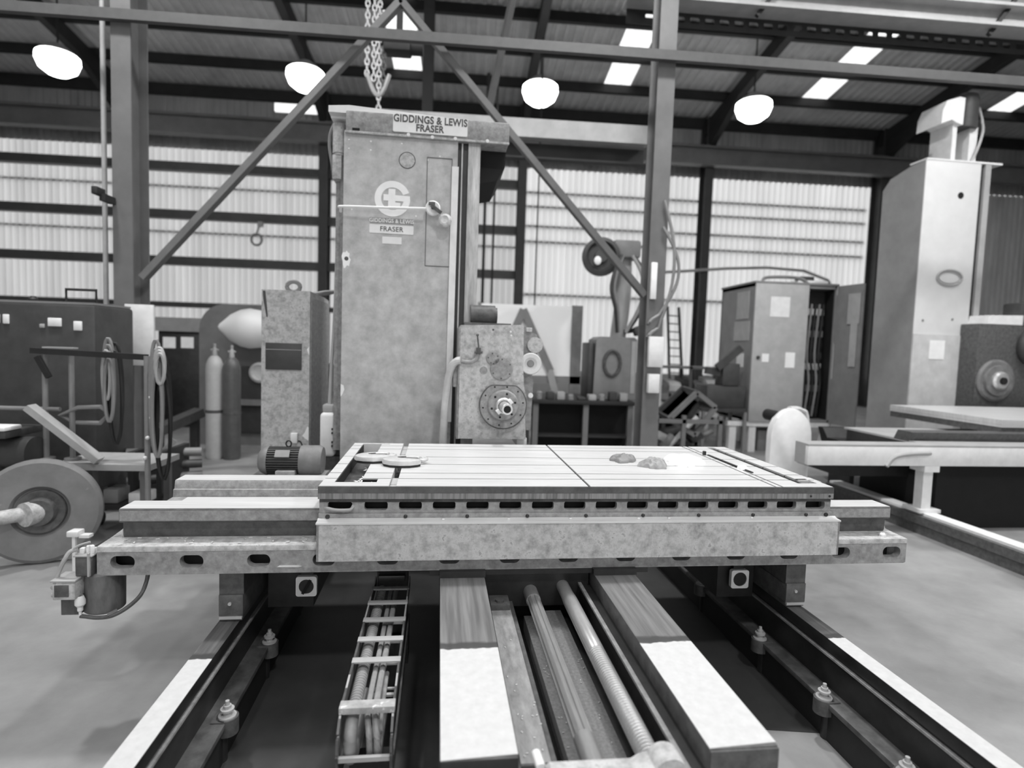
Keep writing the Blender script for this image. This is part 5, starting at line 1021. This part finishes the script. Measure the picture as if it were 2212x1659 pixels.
m = MB(); m.tube([(b2.x, yr, a2.z-.05), (b2.x+.15, yr-.02, a2.z+.02), (b3.x-.05, yr-.02, a2.z+.03), (b3.x, yr, a2.z-.03), (b3.x-.08, yr+.02, a2.z-.11), (b2.x+.1, yr+.02, a2.z-.11)], .018, 8, True); part(t, 'hoop', m, greyp)
def coil(u, v, w, h, y, n, mm, base):
    c = at(u, v, y=y)
    for k in range(n):
        f = 1 - .08*k; m = MB(); m.tube([(c.x + .6*w*f*cos(q) + .012*k, y - .02*k, c.z - h + h*(1 + (.99+.0*k)*sin(q)) * f + (1-f)*0) for q in [2*pi*j/26 for j in range(26)]], .014, 6, True); part(base, 'hose_coil', m, mm)
coil(235, 820, .075, .34, yr-.02, 4, greyp, t); coil(230, 810, .05, .2, yr-.05, 2, greylt, t); coil(250, 850, .09, .42, yr-.0, 2, black, t)
coil(338, 860, .08, .46, yr-.26, 4, greyp, t); coil(345, 790, .06, .14, yr-.29, 3, greylt, t); coil(352, 900, .10, .5, yr-.23, 3, black, t)
m = MB(); rs = random.Random(6)
for k in range(4): m.sphere((at(340, 800, y=yr-.1).x + rs.uniform(-.03, .06), yr-.28, 1.2 - k*.16), .016, sub=2)
part(t, 'bright_coupling', m, whitep, stuff=True)
# flat trolley
yq = 4.85; tz = at(200, 1003, y=yq).z; t0_, t1_ = at(112, 1003, y=yq).x, at(322, 1003, y=yq).x
t = thing('flat_trolley', 'low grey flat trolley under the hose rack', 'trolley', ((t0_+t1_)/2, yq+.2, 0))
m = MB(); m.box(t0_, t1_, yq, yq+.5, tz-.05, tz); part(t, 'deck', m, greylt)
for xx in (t0_+.05, t1_-.1):
    for yy in (yq+.05, yq+.42): m = MB(); m.box(xx, xx+.05, yy, yy+.05, .1, tz-.05); part(t, 'leg', m, struct_m)
    for yy in (yq+.08, yq+.44): m = MB(); m.cyl((xx+.02, yy, .06), (xx+.06, yy, .06), .06, n=18); part(t, 'castor', m, black)
m = MB(); m.box(t0_+.1, t1_-.1, yq+.05, yq+.46, .25, .28); part(t, 'shelf', m, struct_dk)
for k, (f, w, h, mm, lb) in enumerate(((.25, .07, .1, dark, 'dark block on the left of the trolley shelf'), (.5, .06, .12, greyp, 'grey block in the middle of the trolley shelf'), (.78, .07, .09, whitep, 'pale block on the right of the trolley shelf'))):
    xx = t0_ + (t1_-t0_)*f; m = MB(); m.box(xx-w, xx+w, yq+.12, yq+.3, .28, .28+h, .012); solo('stored_block', lb, 'block', m, mm, (xx, yq+.2, .28), group='blocks on the trolley shelf')
a, b = at(20, 885, y=4.6), at(128, 975, y=4.4); m = MB(); m.bar((a.x, 4.8, a.z), (b.x, 4.86, tz+.03), .11, .05)
solo('plank', 'grey plank slanting down onto the flat trolley', 'plank', m, greylt, (b.x, 4.6, tz), 'B')
# big disc wheel
c = at(78, 1102, y=4.35); R_ = .355
t = thing('disc_wheel', 'large pale grey disc wheel with a steel shaft at the far left', 'wheel', (c.x, 4.35, 0))
d = Vector((.36, -1, .03)).normalized()
m = MB(); m.lathe(Vector((c.x, 4.4, R_+.03)), d, [(0, -.03), (R_+.02, -.03), (R_+.025, -.02), (R_+.025, .02), (R_, .035), (R_*.52, .03), (R_*.46, .0), (R_*.4, .0), (0, .0)], 48); part(t, 'disc', m, mat('scuffed disc paint', .2, .5, var=.2, scale=4, spot=.5, spot_v=.45, spot_s=7, spot_t=.66))
hc = Vector((c.x, 4.4, R_+.03))
m = MB(); m.lathe(hc, d, [(R_*.45, 0), (R_*.43, .04), (R_*.3, .03), (R_*.26, .08), (0, .08)], 32); part(t, 'hub', m, cast_dk)
m = MB(); e = hc + Vector((-.25, -.55, .0)); m.cyl(hc - d*.0, hc + Vector((-.38, -.42, -.01)), .05, n=20); m.cyl(hc, hc + Vector((-.04, -.11, 0)), .085, n=24); part(t, 'shaft', m, cast_lt)
m = MB(); p = at(165, 1153, y=4.1); m.box(p.x-.055, p.x+.02, 4.08, 4.16, p.z-.02, p.z+.02, .008); m.box(p.x+.015, p.x+.08, 4.1, 4.15, p.z-.03, p.z-.01); m.box(p.x-.03, p.x-.01, 4.1, 4.12, 0, p.z-.015)
solo('pedal_block', 'small white block on a post beside the disc wheel', 'block', m, whitep, (p.x, 4.13, 0))
c = at(40, 930, y=5.0); m = MB(); m.box(c.x-.4, c.x+.12, 4.7, 5.1, c.z-.02, c.z+.04, .01); m.cyl((c.x-.5, 4.9, c.z-.16), (c.x+.2, 4.9, c.z-.16), .13, n=24); m.box(c.x-.4, c.x+.0, 4.8, 5.0, 0, c.z-.2)
solo('steel_roll', 'dark roll with a bright bar on top behind the disc wheel', 'roll', m, dark, (c.x, 4.9, 0))
m = MB(); m.box(c.x-.4, c.x+.13, 4.68, 4.86, c.z+.041, c.z+.075, .01); solo('bright_bar', 'bright flat bar lying above the disc wheel at the left edge', 'bar', m, white, (c.x, 4.77, c.z+.04))
# low cross rails behind disc
ya_ = 6.0; c0, c1 = at(275, 1050, y=ya_), at(400, 1040, y=ya_)
t = thing('pipe_stack', 'dark low stand of pipes between the disc wheel and the cross bed', 'pipe stand', ((c0.x+c1.x)/2, ya_, 0))
for k, (dz, mm) in enumerate(((.5, greyp), (.38, dark), (.26, struct_m), (.14, dark))):
    m = MB(); m.cyl((c0.x+.05*k, ya_-.1*k, dz), (c1.x+.1, ya_+.15, dz), .045, n=14); part(t, 'pipe', m, mm)
for x in (c0.x+.2, c1.x-.1): m = MB(); m.box(x, x+.05, ya_-.35, ya_+.2, 0, .58); part(t, 'stand_plate', m, struct_dk)
m = MB(); m.bar((c0.x+.1, ya_-.3, .15), (c1.x-.05, ya_-.1, .66), .05, .05); part(t, 'slanted_bar', m, greyp)
# gas cylinders
for k, (u, lb, mm) in enumerate(((464, 'pale gas cylinder, the left one of the pair', mat('pale cylinder', .55, .4, var=.08)), (501, 'dark gas cylinder, the right one of the pair', mat('dark cylinder', .1, .4, var=.2)))):
    y = 8.25 - .02*k; c = at(u, 900, y=y); zt = at(u, 778 + 4*k, y=y).z; r = .114
    t = thing('gas_cylinder', lb, 'gas cylinder', (c.x, y, 0), group='gas cylinders')
    m = MB(); m.lathe((c.x, y, 0), (0, 0, 1), [(0, .0), (r*.9, 0), (r, .04), (r, zt-.12), (r*.93, zt-.05), (r*.7, zt+.02), (r*.4, zt+.06), (0, zt+.065)], 28); part(t, 'shell', m, mm)
    m = MB(); m.lathe((c.x, y, zt+.055), (0, 0, 1), [(.035, 0), (.03, .1), (.018, .12), (.02, .17), (0, .175)], 14); m.cyl((c.x-.05, y, zt+.14), (c.x+.05, y, zt+.14), .014); part(t, 'valve', m, greylt)
    m = MB(); m.lathe((c.x, y, 0), (0, 0, 1), [(r+.003, zt-.72), (r+.005, zt-.70), (r+.003, zt-.68)], 28); part(t, 'band', m, cast_dk)
m = MB(); c = at(482, 900, y=8.5); m.cyl((c.x, 8.25, .0), (c.x, 8.25, .05), .34, n=30)
# rounded guard machine and white teardrop
yg = 9.3; g0, g1 = at(430, 700, y=yg).x, at(600, 700, y=yg).x; zt = at(500, 657, y=yg).z
t = thing('rounded_machine', 'dark machine housing with rounded shoulder behind the gas cylinders', 'machine', ((g0+g1)/2, yg+.3, 0))
m = MB(); m.prism([(g0, 0), (g1, 0), (g1, zt), (g0+.4, zt)] + [(g0+.4-.4*sin(a), zt-.4+.4*cos(a)) for a in [k*pi/16 for k in range(1, 9)]], 'y', yg, yg+.6); part(t, 'housing', m, mat('housing grey', .16, .5, var=.1))
m = MB(); m.box(g0+.35, g1-.02, yg-.05, yg, .2, zt-.95, .02); part(t, 'door', m, dark)
m = MB(); c = at(560, 805, y=yg-.1); m.lathe((c.x, yg-.05, c.z), (0, -1, 0), [(.14, 0), (.16, .04), (.12, .08), (.1, .02), (0, .02)], 22); part(t, 'porthole', m, plate_m, 'bright round porthole')
m = MB(); m.box(g0+.5, g1, yg-.12, yg, at(550, 870, y=yg).z-.03, at(550, 862, y=yg).z); part(t, 'shelf', m, greyp)
c = at(535, 711, y=yg-.35); t2 = thing('white_hood', 'white teardrop-shaped hood mounted beside the narrow grey cabinet', 'hood', (c.x, yg-.35, c.z))
m = MB(); L_ = .45
m.lathe((c.x-.45, yg-.3, c.z+.02), (1, 0, -.02), [(0, 0), (.05, .03), (.11, .1), (.2, .2), (.275, .34), (.3, .47), (.28, .62), (.2, .75), (0, .82)], 30); part(t2, 'shell', m, mat('bright board', .97))
m = MB(); m.cyl((c.x+.1, yg-.25, c.z), (c.x+.1, yg+.1, c.z), .06, n=14); part(t2, 'mount', m, greyp)
# twin dark panels behind
yw = 11; t = thing('display_cabinet', 'dark cabinet with two bright windows behind the hose rack', 'cabinet', (at(385, 760, y=yw).x, yw+.2, 0))
a, b, z2 = at(342, 740, y=yw).x, at(428, 740, y=yw).x, at(385, 716, y=yw).z
m = MB(); m.box(a, b, yw, yw+.5, 0, z2, .01); part(t, 'casing', m, oil)
for u in (366, 405):
    c = at(u, 740, y=yw); m = MB(); m.box(c.x-.11, c.x+.11, yw-.01, yw+.003, c.z-.1, c.z+.1); part(t, 'bright_window', m, plate_m)
m = MB(); m.box(a-.03, b+.1, yw-.05, yw+.5, z2, z2+.25); part(t, 'upper_box', m, greyp)
m = MB(); m.box(a-.6, a+.15, yw-1.2, yw-.7, .25, .9, .03); 
t = thing('gear_pump', 'dark low pump block with bright fittings behind the hose rack', 'pump', (a, yw-1, 0)); part(t, 'block', m, oil)
m = MB(); m.box(a-.55, a+.1, yw-1.15, yw-.75, 0, .26); part(t, 'base', m, black)
for k, (dx, dz) in enumerate(((-.4, .95), (-.1, 1.0), (.1, .8), (-.25, .7))): m = MB(); m.sphere((a+dx, yw-1.2, dz), .06, sub=2); part(t, 'fitting', m, whitep)
a, b = at(330, 935, y=8.0), at(432, 890, y=8.6); m = MB(); m.bar(a, b, .2, .12); m.box(a.x, a.x+.1, 7.95, 8.1, 0, a.z); m.box(b.x-.1, b.x, 8.5, 8.6, 0, b.z)
solo('conveyor_beam', 'dark sloping beam left of the gas cylinders', 'beam', m, dark, (a.x, 8.0, 0))
